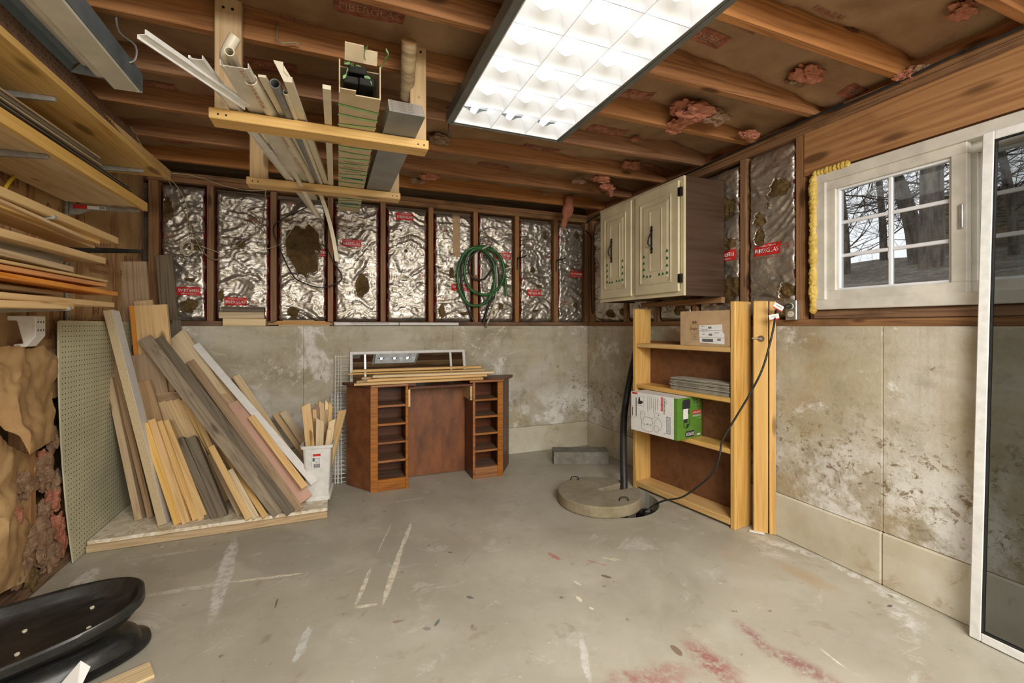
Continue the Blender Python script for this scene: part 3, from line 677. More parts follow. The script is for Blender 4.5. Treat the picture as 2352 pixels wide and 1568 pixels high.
# torn lower bays: loose paper sheets curling out and exposed fibre glass
def sheet(pts_grid, mat, parent, name='torn_paper'):
    ny, nx = len(pts_grid), len(pts_grid[0]); mb = MB()
    def f(i, j):
        x = i * (nx - 1); y = j * (ny - 1); a = min(int(x), nx - 2); b = min(int(y), ny - 2); u, v = x - a, y - b
        p = (pts_grid[b][a] * (1 - u) + pts_grid[b][a + 1] * u) * (1 - v) + (pts_grid[b + 1][a] * (1 - u) + pts_grid[b + 1][a + 1] * u) * v
        n = noise.noise(p * 6) * .03 + noise.noise(p * 17) * .014 + noise.noise(p * 40) * .004
        return p + V((n, n * .5 * noise.noise(p * 9), n * .8))
    mb.grid(40, 40, f); o = mb.build(name, mat, parent, smooth=True, recalc=False)
    for p in o.data.polygons: p.use_smooth = True
    return o
xw = XL - .01
def LP(u, v, x): return on_x(u, v, x)
sheet([[LP(-40, 795, xw + .03), LP(60, 800, xw + .04), LP(128, 800, xw + .02)], [LP(-40, 900, xw + .05), LP(40, 900, xw + .10), LP(126, 880, xw + .03)], [LP(-30, 960, xw + .03), LP(70, 1043, xw + .12), LP(122, 1010, xw + .04)]], M['kraftwall'], wall_left)
sheet([[LP(-60, 985, xw + .0), LP(20, 1030, xw + .02), LP(75, 1045, xw + .0)], [LP(-60, 1180, xw + .02), LP(10, 1190, xw + .06), LP(72, 1190, xw + .0)], [LP(-60, 1400, xw + .02), LP(20, 1350, xw + .04), LP(66, 1340, xw - .01)]], M['kraftwall'], wall_left)
MB().box(XL - .09, XL - .075, 1.2, 3.2, .04, 1.0).build('cavity_backing', M['brownfibre'], wall_left)
rn = random.Random(5)
for (u, v, s, m) in [(95, 1090, .07, 'dustypink'), (118, 1150, .06, 'pink'), (100, 1060, .05, 'pink'), (125, 1110, .05, 'dustypink'), (88, 1240, .09, 'dustypink'), (128, 1215, .06, 'pink'), (140, 1250, .05, 'pink'),
                     (40, 1290, .09, 'dustypink'), (112, 1280, .07, 'dustypink'), (98, 1180, .05, 'dustypink'), (30, 830, .07, 'pink'), (15, 910, .06, 'pink'), (70, 1330, .05, 'brownfibre'), (120, 1010, .05, 'dustypink'), (50, 1120, .06, 'dustypink'), (20, 1200, .07, 'pink')]:
    p = LP(u, v, xw); blob('fibre_glass_tuft', M[m], wall_left, p, (s * .4, s * .8, s * 1.1), int(u * 7 + v), .6, 4, jag=2.6)
# near part of the house behind the camera
tag(MB().box(-1.5, 2.7, YN - .15, YN, 0, JZ + .3).build('wall_rear', M['footing'], None), kind='structure')
# ---- ceiling: joists on the plates, kraft-faced batts between them
ceiling = struct('ceiling', (0, 2, JZ))
JY = [3.70, 3.28, 2.845, 2.44, 2.035, 1.635, 1.235, .83, .42, .01, -.4, -.8, -1.2, -1.6, -2.0, -2.4]   # front faces
JY = [y - .03 for y in JY]
for i, y in enumerate(JY):
    board('joist', (XL - .10, y, JZ + .117), (XR + .10, y, JZ + .117), .235, .038, (0, 0, 1), M['joist'], parent=ceiling, bev=.003)
MB().box(-1.45, 2.6, YN - .1, YB + .25, JZ + .235, JZ + .26).build('subfloor', M['hard'], ceiling)
board('rim_joist', (XR + .04, YN, JZ + .117), (XR + .04, YB + .1, JZ + .117), .235, .038, (0, 0, 1), M['joist'], parent=ceiling)
def ceil_bay(y0, y1, seed):
    def P(x, y, lift):
        d = min(y - y0, y1 - y); e = max(0, 1 - d / .05)
        h = .085 + .035 * noise.noise(V((x * 1.1, seed * 5., 0))) + .018 * noise.noise(V((x * 4, y * 4, seed))) + .008 * noise.noise(V((x * 11, y * 11, seed))) + .003 * noise.noise(V((x * 33, y * 33, seed)))
        if x > 2.1: h -= (x - 2.1) * .12
        return V((x, y, JZ + h + e * e * .03 - lift))
    mb = MB(); x0, x1 = XL - .1, XR + .03
    mb.grid(int((x1 - x0) / .02), 20, lambda i, j: P(x0 + (x1 - x0) * i, y0 + (y1 - y0) * j, 0))
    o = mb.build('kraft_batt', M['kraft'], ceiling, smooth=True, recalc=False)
    for p in o.data.polygons: p.use_smooth = True
    return o, P
CB = []
for i in range(len(JY) - 1): CB.append((ceil_bay(JY[i + 1] + .039, JY[i] - .001, 70 + i), JY[i + 1] + .039, JY[i] - .001))
CB.append((ceil_bay(JY[0] + .039, YB + .06, 99), JY[0] + .039, YB + .06))
def ceil_label(u, v, flip=False, w=.26, h=.085, box=True):
    p = on_z(u, v, JZ + .09)
    for (o, P), y0, y1 in CB:
        if y0 < p.y < y1:
            sg = -1 if flip else 1; yc = min(max(p.y, y0 + .06), y1 - .06)
            if box:
                mb = MB(); mb.grid(26, 8, lambda i, j: P(p.x - w / 2 + w * i, yc - h / 2 + h * j, .003)); mb.build('printed_label', M['krafted'], o, smooth=True, recalc=False)
            tb = MB(); cl = lambda q: P(q.x, q.y, .005)
            text_on(tb, 'FIBERGLAS', (p.x, yc, 0), (sg, 0, 0), (0, -sg, 0), w * .85, h * .42, cl)
            if box: text_on(tb, 'OWENS-CORNING', (p.x, yc - sg * h * .3, 0), (sg, 0, 0), (0, -sg, 0), w * .6, h * .13, cl)
            tb.build('label_lettering', M['kraftink'] if box else M['krafted'], o, recalc=False); return
for a in ((1610, 85, 1), (1450, 212, 1), (1395, 292, 0), (1235, 345, 0), (610, 140, 0), (700, 55, 0, .2, .06, False), (335, 190, 1), (850, 20, 0), (965, 335, 0), (1700, 60, 1, .2, .06, False), (1980, 190, 0), (1130, 385, 0), (420, 320, 0), (1510, 378, 0), (1900, 30, 0, .2, .06, False), (640, 300, 0), (1560, 180, 0, .1, .03, False)): ceil_label(*a)
# torn insulation hanging from the bays
for (u, v, dz, s, m, n) in [(1590, 255, .03, .10, 'pink', 1), (1560, 285, .01, .05, 'pink', 2), (1640, 268, .02, .07, 'dustypink', 3), (1545, 300, .0, .04, 'pink', 4), (1855, 170, .05, .07, 'pink', 5), (1830, 185, .05, .05, 'dustypink', 6),
                            (2210, 25, .06, .05, 'pink', 7), (1395, 430, -.04, .05, 'pink', 8), (1380, 410, .0, .06, 'pink', 9), (1330, 415, .02, .05, 'dustypink', 10), (985, 405, .0, .06, 'pink', 11), (960, 415, .0, .05, 'dustypink', 12),
                            (1450, 380, .05, .06, 'pink', 13), (1460, 320, .06, .03, 'pink', 14), (1720, 310, .0, .05, 'pink', 15), (2090, 175, .0, .06, 'pink', 16), (2120, 165, .0, .05, 'dustypink', 17), (1250, 445, .02, .03, 'dustypink', 18), (1500, 30, .06, .05, 'dustypink', 19), (1010, 320, .04, .06, 'dustypink', 20)]:
    p = on_z(u, v, JZ + dz); blob('fibre_glass_tuft', M[m], ceiling, p, (s * 1.1, s * .7, s * .42), n, .6, 4, jag=2.4)
for (pts, rr) in (([on_y(1308, 452, 3.6), on_y(1305, 480, 3.6), on_y(1296, 510, 3.62), on_y(1290, 535, 3.64)], [.04, .05, .03, .005]), ([on_y(1390, 405, 3.1), on_y(1400, 430, 3.1), on_y(1405, 452, 3.1)], [.03, .035, .02])):
    mb = MB(); sp = spline(pts, 6); mb.tube(sp, [rr[min(int(i / len(sp) * len(rr)), len(rr) - 1)] * (1 + .3 * noise.noise(p * 40)) for i, p in enumerate(sp)], 12); mb.build('hanging_fibre_glass', M['pink'], ceiling, smooth=True)
# ------------------------------------------------------------------ window in the right wall, and what is seen through it
def build_window():
    W = thing('window_1', None, None, (XR, (WY0 + WY1) / 2, WZ0), kind='structure')
    xf = XR - .018; xb = XR + .095
    def rect_frame(name, y0, y1, z0, z1, wd, xa, xc, mat, parent, bev=.003, wz=None):
        wz = wz or wd; mb = MB()
        mb.box(xa, xc, y0, y1, z0, z0 + wz); mb.box(xa, xc, y0, y1, z1 - wz, z1)
        mb.box(xa, xc, y0, y0 + wd, z0 + wz, z1 - wz); mb.box(xa, xc, y1 - wd, y1, z0 + wz, z1 - wz)
        return mb.build(name, mat, parent, bevel=bev)
    rect_frame('window_frame', WY0, WY1, WZ0, WZ1, .052, xf, xb, M['offwhite'], W)
    ym = .992
    def sash(y0, y1, xa, xc, cols):
        z0, z1 = WZ0 + .045, WZ1 - .045; s = rect_frame('sash', y0, y1, z0, z1, .052, xa, xc, M['offwhite'], W)
        rect_frame('sash_bead', y0 + .052, y1 - .052, z0 + .052, z1 - .052, .012, (xa + xc) / 2 - .002, xc + .012, M['vinyl'], s, .002)
        iy0, iy1, iz0, iz1 = y0 + .060, y1 - .060, z0 + .060, z1 - .060; xm = (xa + xc) / 2 + .012
        MB().box(xm, xm + .004, iy0, iy1, iz0, iz1).build('pane', M['glass'], s)
        for k in range(1, 3):
            z = iz0 + (iz1 - iz0) * k / 3; MB().box(xm - .004, xm + .010, iy0, iy1, z - .0085, z + .0085).build('glazing_bar', M['vinyl'], s, bevel=.003)
        for k in range(1, cols):
            y = iy0 + (iy1 - iy0) * k / cols; MB().box(xm - .006, xm + .012, y - .0085, y + .0085, iz0, iz1).build('glazing_bar', M['vinyl'], s, bevel=.003)
        return s
    s1 = sash(ym - .0, WY1 - .045, xf + .012, xf + .045, 2); s2 = sash(WY0 + .045, ym + .035, xf + .052, xf + .085, 2)
    MB().box(xf + .0, xf + .012, ym + .008, ym + .022, 1.60, 1.70).build('latch', M['zinc'], s1, bevel=.003)
    # expanding foam squeezed out round the frame
    rn = random.Random(3); path = [(WY1 + .010, WZ0 + .00 + .024 * k) for k in range(30)] + [(WY1 - .02 * k, WZ1 + .006) for k in range(0, 9)]
    mb = MB()
    for k, (y, z) in enumerate(path):
        bm = bmesh.new(); bmesh.ops.create_icosphere(bm, subdivisions=3, radius=1); r = (.019 if k < 30 else .013) * rn.uniform(.85, 1.25)
        b = len(mb.v)
        for v in bm.verts:
            q = 1 + .25 * noise.noise(v.co * 2.2 + V((k * 3., 0, 0))); mb.v.append(V((XR - .018 + v.co.x * r * q * .9, y + rn.uniform(-.0005, .0005) + v.co.y * r * q, z + v.co.z * r * 1.2 * q)))
        for fc in bm.faces: mb.f.append([v.index + b for v in fc.verts]); mb.mi.append(0)
        bm.free()
    mb.build('foam_bead', M['foam'], W, smooth=True)
build_window()
def ground_mat():
    t = NT('leaf_littered_ground'); o = t.n('NewGeometry').outputs['Position']; a = t.noise(o, 1.5, 6, .7); b = t.noise(o, 12, 6, .75)
    c = t.ramp(t.math('ADD', t.math('MULTIPLY', a, .5), t.math('MULTIPLY', b, .5)), [(.35, (.06, .05, .035)), (.5, (.15, .125, .09)), (.62, (.30, .27, .23))])
    return t.bsdf(c, .95, 0, t.bump(b, .8, .05))
M['ground'] = ground_mat()
def bark(name, a, b):
    t = NT(name); o = t.obj(); n = t.noise(t.mapping(o, (6, 6, 1.2)), 2, 7, .7); return t.bsdf(t.ramp(n, [(.35, a), (.65, b)]), .95, 0, t.bump(n, .8, .03))
M['bark'] = bark('tree_bark', (.055, .045, .035), (.20, .17, .135)); M['bark2'] = bark('branch_bark', (.05, .038, .03), (.13, .105, .085))
def gz(x, y): return 1.10 + min(max(0, x - 2.8), 13) * .165 + .12 * noise.noise(V((x * .5, y * .5, 0))) + .03 * noise.noise(V((x * 2.4, y * 2.4, 3)))
mb = MB(); mb.grid(70, 70, lambda i, j: V((2.72 + 26 * i, -12 + 34 * j, gz(2.72 + 26 * i, -12 + 34 * j)))); tag(mb.build('ground', M['ground'], None, smooth=True), kind='structure')
def tree(u, dist, r, h, lean, seed, label, nb=26, group=None, low=.2):
    d = ray(u, 700); p = O_ + d * dist; g = gz(p.x, p.y); rn = random.Random(seed)
    T = thing('bare_tree', label, 'tree', (p.x, p.y, g - .1), group=group)
    base = V((p.x, p.y, g - .15)); pts = [base + V((lean[0] * k * k * .03 + .08 * noise.noise(V((k, seed, 0))), lean[1] * k * k * .03 + .08 * noise.noise(V((k, seed, 5))), h * k / 9)) for k in range(10)]
    sp = spline(pts, 4); mb = MB(); mb.tube(sp, [r * (1.35 if i == 0 else 1) * (1 - .75 * i / len(sp)) for i in range(len(sp))], 14); mb.build('trunk', M['bark'], T, smooth=True)
    bb = MB()
    def limb(a, d, L, rr, depth):
        n = 5; ps = [a]; d = d.normalized()
        for k in range(n):
            d = (d + V((rn.uniform(-.28, .28), rn.uniform(-.28, .28), rn.uniform(-.22, .26)))).normalized(); ps.append(ps[-1] + d * L / n)
        bb.tube(ps, [rr * (1 - .7 * k / n) for k in range(n + 1)], 4 if depth else 6, caps=False)
        if depth < 3:
            for q in range(4 if depth < 2 else 5):
                k = rn.randint(1, n); dd = (d + V((rn.uniform(-1, 1), rn.uniform(-1, 1), rn.uniform(-.55, .7)))).normalized(); limb(ps[k], dd, L * rn.uniform(.4, .65), rr * .5, depth + 1)
    for k in range(nb):
        i = int(len(sp) * rn.uniform(low, .98)); i = min(i, len(sp) - 1); a = rn.uniform(0, 6.283)
        limb(sp[i], V((math.cos(a), math.sin(a), rn.uniform(-.1, .8))), rn.uniform(1.0, 2.3) * h / 6, r * .22 * rn.uniform(.5, 1.1), 0)
    o = bb.build('branches', M['bark2'], T, recalc=False); o['kind'] = 'stuff'
    return T
tree(2140, 7.0, .165, 7.5, (0, 0), 1, 'thick upright tree trunk seen through the sliding sash', 22, low=.3)
tree(2108, 9.0, .15, 7.5, (-2.6, 1.0), 2, 'tree with a leaning trunk behind the thick upright one', 34, low=.1)
tree(1945, 8.5, .07, 5.5, (0, .4), 3, 'slender tangled tree at the far end of the window', 60, low=.06)
tree(2030, 13., .10, 7.0, (0, .4), 4, 'small distant tree between the tangled one and the leaning trunk', 46, low=.06)
tree(2245, 9., .09, 6.5, (0, .2), 5, 'young bare tree behind the meeting stiles of the window', 46, low=.08)
tree(2330, 8., .08, 5.5, (0, .5), 6, 'bushy bare tree behind the screened end of the window', 50, low=.08)
tree(1900, 14, .09, 6.5, (0, .2), 7, 'farthest bare tree beyond the foamed edge of the window', 50, low=.06)
p = O_ + ray(2330, 620) * 10.5
sh = thing('garden_shed', 'low grey shed with a flat roof on the bank outside', 'shed', (p.x, p.y, gz(p.x, p.y) - .1))
T_ = Matrix.Translation(p) @ Matrix.Rotation(R(-52), 4, 'Z'); gg = gz(p.x, p.y) - p.z - .3
for k in range(9): MB().box(-1.2, 1.2, -.03 + .004 * (k % 2), .0, gg + .18 * k, gg + .18 * k + .172, T_).build('board', M['dgrey'], sh)
MB().box(-1.2, 1.2, 0, 1.6, gg, gg + 1.6, T_).build('wall', M['dgrey'], sh); MB().box(-1.3, 1.3, -.12, 1.7, gg + 1.62, gg + 1.70, T_).build('roof', M['greymetal'], sh)
# ------------------------------------------------------------------ troffer light and the strip light
def build_troffer():
    x0, x1, y0, y1, z = .545, 1.155, .98, 2.20, JZ - .105
    T = thing('ceiling_light', 'lit fluorescent ceiling fixture with a grid of white parabolic louvres', 'ceiling light', ((x0 + x1) / 2, (y0 + y1) / 2, z))
    zt = z + .10; mb = MB()
    t = .004
    mb.box(x0, x0 + .012, y0, y1, z, zt); mb.box(x1 - .012, x1, y0, y1, z, zt); mb.box(x0, x1, y0, y0 + .012, z, zt); mb.box(x0, x1, y1 - .012, y1, z, zt); mb.box(x0, x1, y0, y1, zt - .004, zt)
    mb.build('housing', M['fixture'], T, bevel=.002)
    # grey side rails with a flange, hanging a little proud of the louvres
    for xa, xb in ((x0 - .022, x0), (x1, x1 + .022)): MB().box(xa, xb, y0 - .006, y1 + .006, z - .004, z + .05).build('side_rail', M['fixture'], T, bevel=.002)
    MB().box(x0, x1, y1, y1 + .01, z - .002, z + .05).build('end_cap', M['fixture'], T, bevel=.002)
    mb = MB(); mb.box(x0 + .013, x1 - .013, y0 + .013, y1 - .013, zt - .008, zt - .005); mb.box(x0 + .013, x0 + .015, y0 + .013, y1 - .013, z + .002, zt - .008); mb.box(x1 - .015, x1 - .013, y0 + .013, y1 - .013, z + .002, zt - .008); mb.build('reflector', M['reflector'], T)
    nx, ny = 3, 6; cx = (x1 - x0 - .03) / nx; cy = (y1 - y0 - .03) / ny; xa, ya = x0 + .015, y0 + .015; H = .068
    def para(h): return .0012 + .032 * h ** 1.9        # half thickness of a blade at relative height h
    for i in range(nx + 1):
        x = xa + cx * i; mb = MB(); n = 6; vs = []
        for k in range(n + 1):
            h = k / n; hw = para(h); l, r = (x - hw if i > 0 else x), (x + hw if i < nx else x); vs += [V((l, ya, z + .001 + H * h)), V((r, ya, z + .001 + H * h)), V((l, y1 - .015, z + .001 + H * h)), V((r, y1 - .015, z + .001 + H * h))]
        fs = []
        for k in range(n):
            a, b = 4 * k, 4 * k + 4; fs += [(a, b, b + 2, a + 2), (a + 1, a + 3, b + 3, b + 1)]
        fs += [(0, 2, 3, 1), (4 * n, 4 * n + 1, 4 * n + 3, 4 * n + 2)]; mb.add(vs, fs); mb.build('louvre_blade', M['louver'], T, smooth=True, recalc=False)
    for j in range(ny + 1):
        y = ya + cy * j
        for i in range(nx):
            xl = xa + cx * i; n = 6; m = 10; mb = MB()
            def P(a, h, sd):
                cut = 0.38 * math.exp(-((a - .5) / .16) ** 2)         # scooped down where the tube passes over
                hh = h * (1 - cut); hw = para(h) * 1.0
                if j == 0: s2 = max(sd, 0)
                elif j == ny: s2 = min(sd, 0)
                else: s2 = sd
                return V((xl + cx * a, y + s2 * hw, z + .001 + H * hh))
            mb.grid(m, n, lambda a, h: P(a, h, -1)); mb.grid(m, n, lambda a, h: P(a, h, 1)); mb.grid(m, 1, lambda a, h: P(a, 1, -1 if h < .5 else 1))
            mb.build('louvre_cross_blade', M['louver'], T, smooth=True, recalc=False)
    for i in range(nx):
        x = xa + cx * (i + .5); zc = z + .069
        o = MB().tube([(x, y0 + .03, zc), (x, y1 - .03, zc)], .0165, 16).build('fluorescent_tube', M['tube'], T, smooth=True)
        for yy in (y0 + .02, y1 - .02): MB().tube([(x, yy - .009, zc), (x, yy + .009, zc)], .017, 12).build('end_ring', M['zinc'], o)
    # hung on short chains from the joists
    for x in (x0 + .03, x1 - .03):
        for y in (y0 + .25, y1 - .14): MB().tube([(x, y, zt - .004), (x, y, JZ + .03)], .003, 6).build('hanger_wire', M['zinc'], T)
    mb = MB(); mb.tube(spline([(x0 - .015, y1 + .03, JZ - .02), (x0 + .0, y1 + .035, JZ - .01), (x0 + .005, y1 + .045, JZ - .03), (x0 - .0, y1 + .045, JZ - .16)], 5), .003, 6)
    tag(mb.build('wire_hook', M['rubber'], None, smooth=True), 'thin black wire hook dangling at the end of the lit ceiling light', 'hook')
build_troffer()
def build_strip():
    a = on_z(327, 213, 2.12); y1 = a.y; xr = a.x; T = thing('strip_light', 'unlit grey strip light with a yellowed flat diffuser above the shelves', 'strip light', (xr - .12, y1 - .6, 2.12))
    y0 = y1 - 1.22; z = 2.12
    mb = MB()   # hood: folded profile
    prof = [(-.225, .035), (-.215, .07), (-.16, .115), (-.05, .115), (-.0, .075), (.0, .005), (-.006, .005), (-.008, .070), (-.054, .108), (-.155, .108), (-.208, .066), (-.218, .035)]
    n = len(prof); vs = [V((xr + px, y, z + pz)) for y in (y0, y1) for px, pz in prof]
    mb.add(vs, [(i, (i + 1) % n, n + (i + 1) % n, n + i) for i in range(n)] + [tuple(range(n)), tuple(range(n, 2 * n))[::-1]]); mb.build('hood', M['bluegrey'], T, bevel=.001)
    MB().prism([(-.22, .036), (-.16, .112), (-.05, .112), (0, .07), (0, .0), (-.09, -.002), (-.12, .03)], 0, .004, Matrix.Translation((xr, y1, z)) @ Matrix(((1, 0, 0), (0, 0, 1), (0, 1, 0))).to_4x4()).build('end_plate', M['greymetal'], T)
    MB().box(xr - .088, xr - .006, y0, y1 - .004, z - .004, z + .006).build('diffuser', M['lens'], T, bevel=.002)
    MB().box(xr - .125, xr - .088, y0, y1 - .05, z + .01, z + .05).build('ballast_cover', M['offwhite'], T, bevel=.008, segs=2)
    MB().tube([(xr - .165, y0 + .02, z + .07), (xr - .165, y1 - .03, z + .07)], .016, 12).build('tube', M['offwhite'], T, smooth=True)
    for y in (y0 + .2, y1 - .12): MB().tube(spline([(xr - .01, y, z + .05), (xr + .015, y + .005, z + .07), (xr + .018, y, z + .12), (xr - .03, y, z + .16), (xr - .04, y, JZ + .02)], 4), .0035, 6).build('hanger_loop', M['greymetal'], T)
build_strip()
# ------------------------------------------------------------------ hanging racks
def rack(y, label, u0, u1, yb, zj):
    a = on_y(u0, 272, y); b = on_y(u1, 340, y)
    return a, b
def build_rack(y, zc, x0, x1, label, up_y):
    T = thing('hanging_rack', label, 'rack', ((x0 + x1) / 2, y, zc), group=None)
    board('crossbar', (x0, y - .0445, zc), (x1, y - .0445, zc), .038, .089, (0, 0, 1), M['pine_y'], parent=T, bev=.003)
    for x in (x0 + .045, x1 - .03): board('upright', (x, up_y, zc + .0195), (x, up_y, JZ + .12), .088 if x < 0 else .07, .038, (1, 0, 0), M['pine'], parent=T, bev=.003)
    for x in (x0 + .03, x0 + .055, x1 - .02, x1 - .045):
        MB().tube([(x, y - .046, zc - .004), (x, y - .0435, zc - .004)], .0035, 8).build('screw', M['dark'], T)
    for x in (x0 + .03, x0 + .06, x1 - .045, x1 - .02):
        MB().tube([(x, up_y - .002, JZ + .07), (x, up_y + .001, JZ + .07)], .005, 8).build('bolt_head', M['dark'], T)
    return T
RZ = 1.965; RY1, RY2 = 1.92, 2.72
build_rack(RY1, RZ, on_y(478, 270, RY1 - .045).x, on_y(985, 340, RY1 - .045).x, 'nearer hanging rack of yellow lumber under the ceiling joists', 1.958)
build_rack(RY2, RZ, on_y(565, 415, RY2 - .045).x, on_y(920, 450, RY2 - .045).x, 'farther hanging rack of yellow lumber under the ceiling joists', 2.772)
ZT = RZ + .0195
def rail(u1, u2, r=0., dz=0.):
    """Line lying on both racks: pixel columns where it crosses their crossbars; returns f(y) -> point on it."""
    a = on_y(u1, 290, RY1 - .04); b = on_y(u2, 425, RY2 - .04); a.z = ZT + r + dz; b.z = ZT + r + dz
    return lambda y: a + (b - a) * ((y - RY1 + .04) / (RY2 - RY1))
def endy(f, u, v0=None):   # the y where the line f projects to pixel column u (or to row v0)
    best = None
    for k in range(-400, 900):
        y = RY1 + k * .004; p = f(y); q = p - O_; t = q.x * S_ + q.y * C_
        if t < .3: continue
        if v0 is None: e = abs(1176 + FOC * (q.x * C_ - q.y * S_) / t - u)
        else: e = abs(HOR - FOC * q.z / t - v0)
        if best is None or e < best[0]: best = (e, y)
    return best[1]
G_ = 'odds and ends stored on the hanging racks'
def item(name, label, cat, mb, mat, smooth=True, **k): return tag(mb.build(name, mat, None, smooth=smooth, **k), label, cat, G_)
def axis_y(d): X = V(d).normalized(); Z = V((0, 0, 1)); Y = Z.cross(X).normalized(); return Matrix((X, Y, X.cross(Y))).transposed()
# white plastic pipe with red print
f = rail(619, 714.5, .021); ya, yb_ = endy(f, 0, 181), endy(f, 0, 428)
o = item('plastic_pipe', 'wide white plastic pipe with red lettering, open end towards the room', 'pipe', MB().pipe(f(ya), f(yb_), .0205, .0175), M['ivory'], axis=axis_y(f(3) - f(2)))
d = (f(3) - f(2)).normalized(); side = V((0, 0, 1)).cross(d).normalized(); nrm = (V((0, 0, -1)) - side * .0).normalized(); nrm = (nrm - d * nrm.dot(d)).normalized()
for k in range(3):
    tb = MB(); yy = RY1 - .22 + k * .36; c = f(yy) + (nrm * .0210)
    text_on(tb, 'PVC 1120 SCH 40 ASTM', c, d, side, .24, .012)
    tb.build('pipe_lettering', M['redink'], o, recalc=False)
f = rail(663.5, 732, .017); item('plastic_pipe', 'grey plastic pipe lying beside the wide white one', 'pipe', MB().pipe(f(endy(f, 0, 192)), f(endy(f, 0, 355) + .5), .0165, .0135), M['greypvc'])
f = rail(679, 737, .010); item('plastic_pipe', 'narrow white plastic tube between the grey pipe and the downspout', 'pipe', MB().pipe(f(endy(f, 0, 212)), f(endy(f, 0, 425)), .0095, .0075), M['ivory'])
f = rail(646, 729, .004, .014); y0 = endy(f, 0, 178)
mb = MB(); mb.add([], []); a, b = f(y0), f(endy(f, 0, 430)); s_ = V((0, 0, 1)).cross((b - a).normalized()).normalized() * .0115; u_ = V((0, 0, .008)); mb.hexa([a - s_, a + s_, b + s_, b - s_, a - s_ + u_, a + s_ + u_, b + s_ + u_, b - s_ + u_])
item('trim_strip', 'flat ivory trim strip tucked between the white and grey pipes', 'trim', mb, M['ivory'], smooth=False)
# wide aluminium channel
f = rail(596.6, 687, 0, .012); a, b = f(endy(f, 0, 155)), f(endy(f, 0, 458)); d = (b - a).normalized(); s_ = V((0, 0, 1)).cross(d).normalized()
mb = MB()
def bar(a, b, s0, s1, z0, z1): u = V((0, 0, 1)); mb.hexa([a + s_ * s0 + u * z0, a + s_ * s1 + u * z0, b + s_ * s1 + u * z0, b + s_ * s0 + u * z0, a + s_ * s0 + u * z1, a + s_ * s1 + u * z1, b + s_ * s1 + u * z1, b + s_ * s0 + u * z1])
bar(a, b, -.039, .039, 0, .002); bar(a, b, .037, .039, .002, .018); bar(a, b, -.039, -.037, .002, .018); bar(a, b, -.030, -.027, -.003, 0); bar(a, b, .027, .030, -.003, 0)
item('metal_channel', 'wide off-white aluminium channel, broadest piece on the racks', 'channel', mb, M['offwhite'], smooth=False, axis=axis_y(d))
# slotted white rail
f = rail(537, 663.5, 0, .006); a, b = f(endy(f, 0, 135)), f(endy(f, 0, 500)); d = (b - a).normalized(); s_ = V((0, 0, 1)).cross(d).normalized(); mb = MB()
bar(a, b, -.020, .010, 0, .002); bar(a, b, -.020, -.018, .002, .014); bar(a, b, .013, .018, .001, .010)
L = (b - a).length
for k in range(5): q = a + d * (L * (.16 + .19 * k)); bar(q, q + d * .10, -.027, -.012, -.004, 0)
item('slotted_rail', 'white slotted metal rail with clips, left of the wide channel', 'rail', mb, M['whitem'], smooth=False, axis=axis_y(d))
# long J channel across the others
a = on_y(325, 80, 1.45); b = on_y(560, 240, 1.83); d0 = (b - a); b = a + d0 * 1.05; d = d0.normalized(); s_ = V((0, 0, 1)).cross(d).normalized(); mb = MB(); bar(a, b, -.012, .012, 0, .002); bar(a, b, -.012, -.009, .002, .014); bar(a, b, .009, .012, -.010, .002)
item('trim_strip', 'long white J-shaped trim crossing over the slotted rail', 'trim', mb, M['whitem'], smooth=False)
# curtain-rod like elbow tube
pts = [on_y(540, 85, 1.62), on_y(522, 118, 1.63), on_y(519, 138, 1.66), on_y(530, 160, 1.72)]
item('bent_tube', 'ivory tube with a bent end resting on the wide channel', 'tube', MB().tube(spline(pts, 6), .017, 14), M['ivory'])
a = on_y(527, 118, 1.58); b = on_y(570, 215, 1.9); item('plastic_tube', 'short ivory tube lying inside the bent one', 'tube', MB().pipe(a, b, .014, .011), M['ivory'])
# white downspout with an elbow
f = rail(694, 749.6, .012); ye = endy(f, 0, 185); a, b = f(ye), f(endy(f, 0, 428)); d = (b - a).normalized(); s_ = V((0, 0, 1)).cross(d).normalized(); mb = MB(); bar(a, b, -.0125, .0125, -.006, .012)
up = on_y(639, 140, a.y + .0); mb.hexa([a - s_ * .0125 - V((0, 0, .006)), a + s_ * .0125 - V((0, 0, .006)), a + s_ * .0125 + V((0, .02, .012)), a - s_ * .0125 + V((0, .02, .012)), up - V((.014, 0, 0)), up + V((.014, 0, 0)), up + V((.014, .02, 0)), up + V((-.014, .02, 0))])
item('downspout', 'ivory downspout with a turned-up end and a dark slotted side', 'downspout', mb, M['ivory'], smooth=False)
mb = MB(); bar(a + d * .06, b, .0130, .020, -.004, .012); item('slotted_angle', 'brownish slotted angle strip alongside the downspout', 'angle', mb, M['sidingedge'], smooth=False)
f = rail(754, 760, .006); a, b = f(endy(f, 0, 202)), f(endy(f, 0, 432)); d = (b - a).normalized(); s_ = V((0, 0, 1)).cross(d).normalized(); mb = MB(); bar(a, b, -.013, .013, -.004, .010)
item('trim_strip', 'short upright-looking ivory strip between the pipes and the carton', 'trim', mb, M['ivory'], smooth=False)
pts = [on_y(690, 355, 2.5), on_y(737, 449, 2.85), on_y(757, 510, 3.0), on_y(768, 560, 3.08), on_y(774, 600, 3.1)]
mb = MB(); sp = spline(pts, 6)
for a, b in zip(sp, sp[1:]): d = (b - a).normalized(); s_ = V((1, .2, 0)).normalized(); mb.hexa([a - s_ * .012, a + s_ * .012, b + s_ * .012, b - s_ * .012, a - s_ * .012 + V((0, .012, 0)), a + s_ * .012 + V((0, .012, 0)), b + s_ * .012 + V((0, .012, 0)), b - s_ * .012 + V((0, .012, 0))])
item('trim_strip', 'long drooping ivory strip hanging beyond the farther rack', 'trim', mb, M['ivory'], smooth=False)
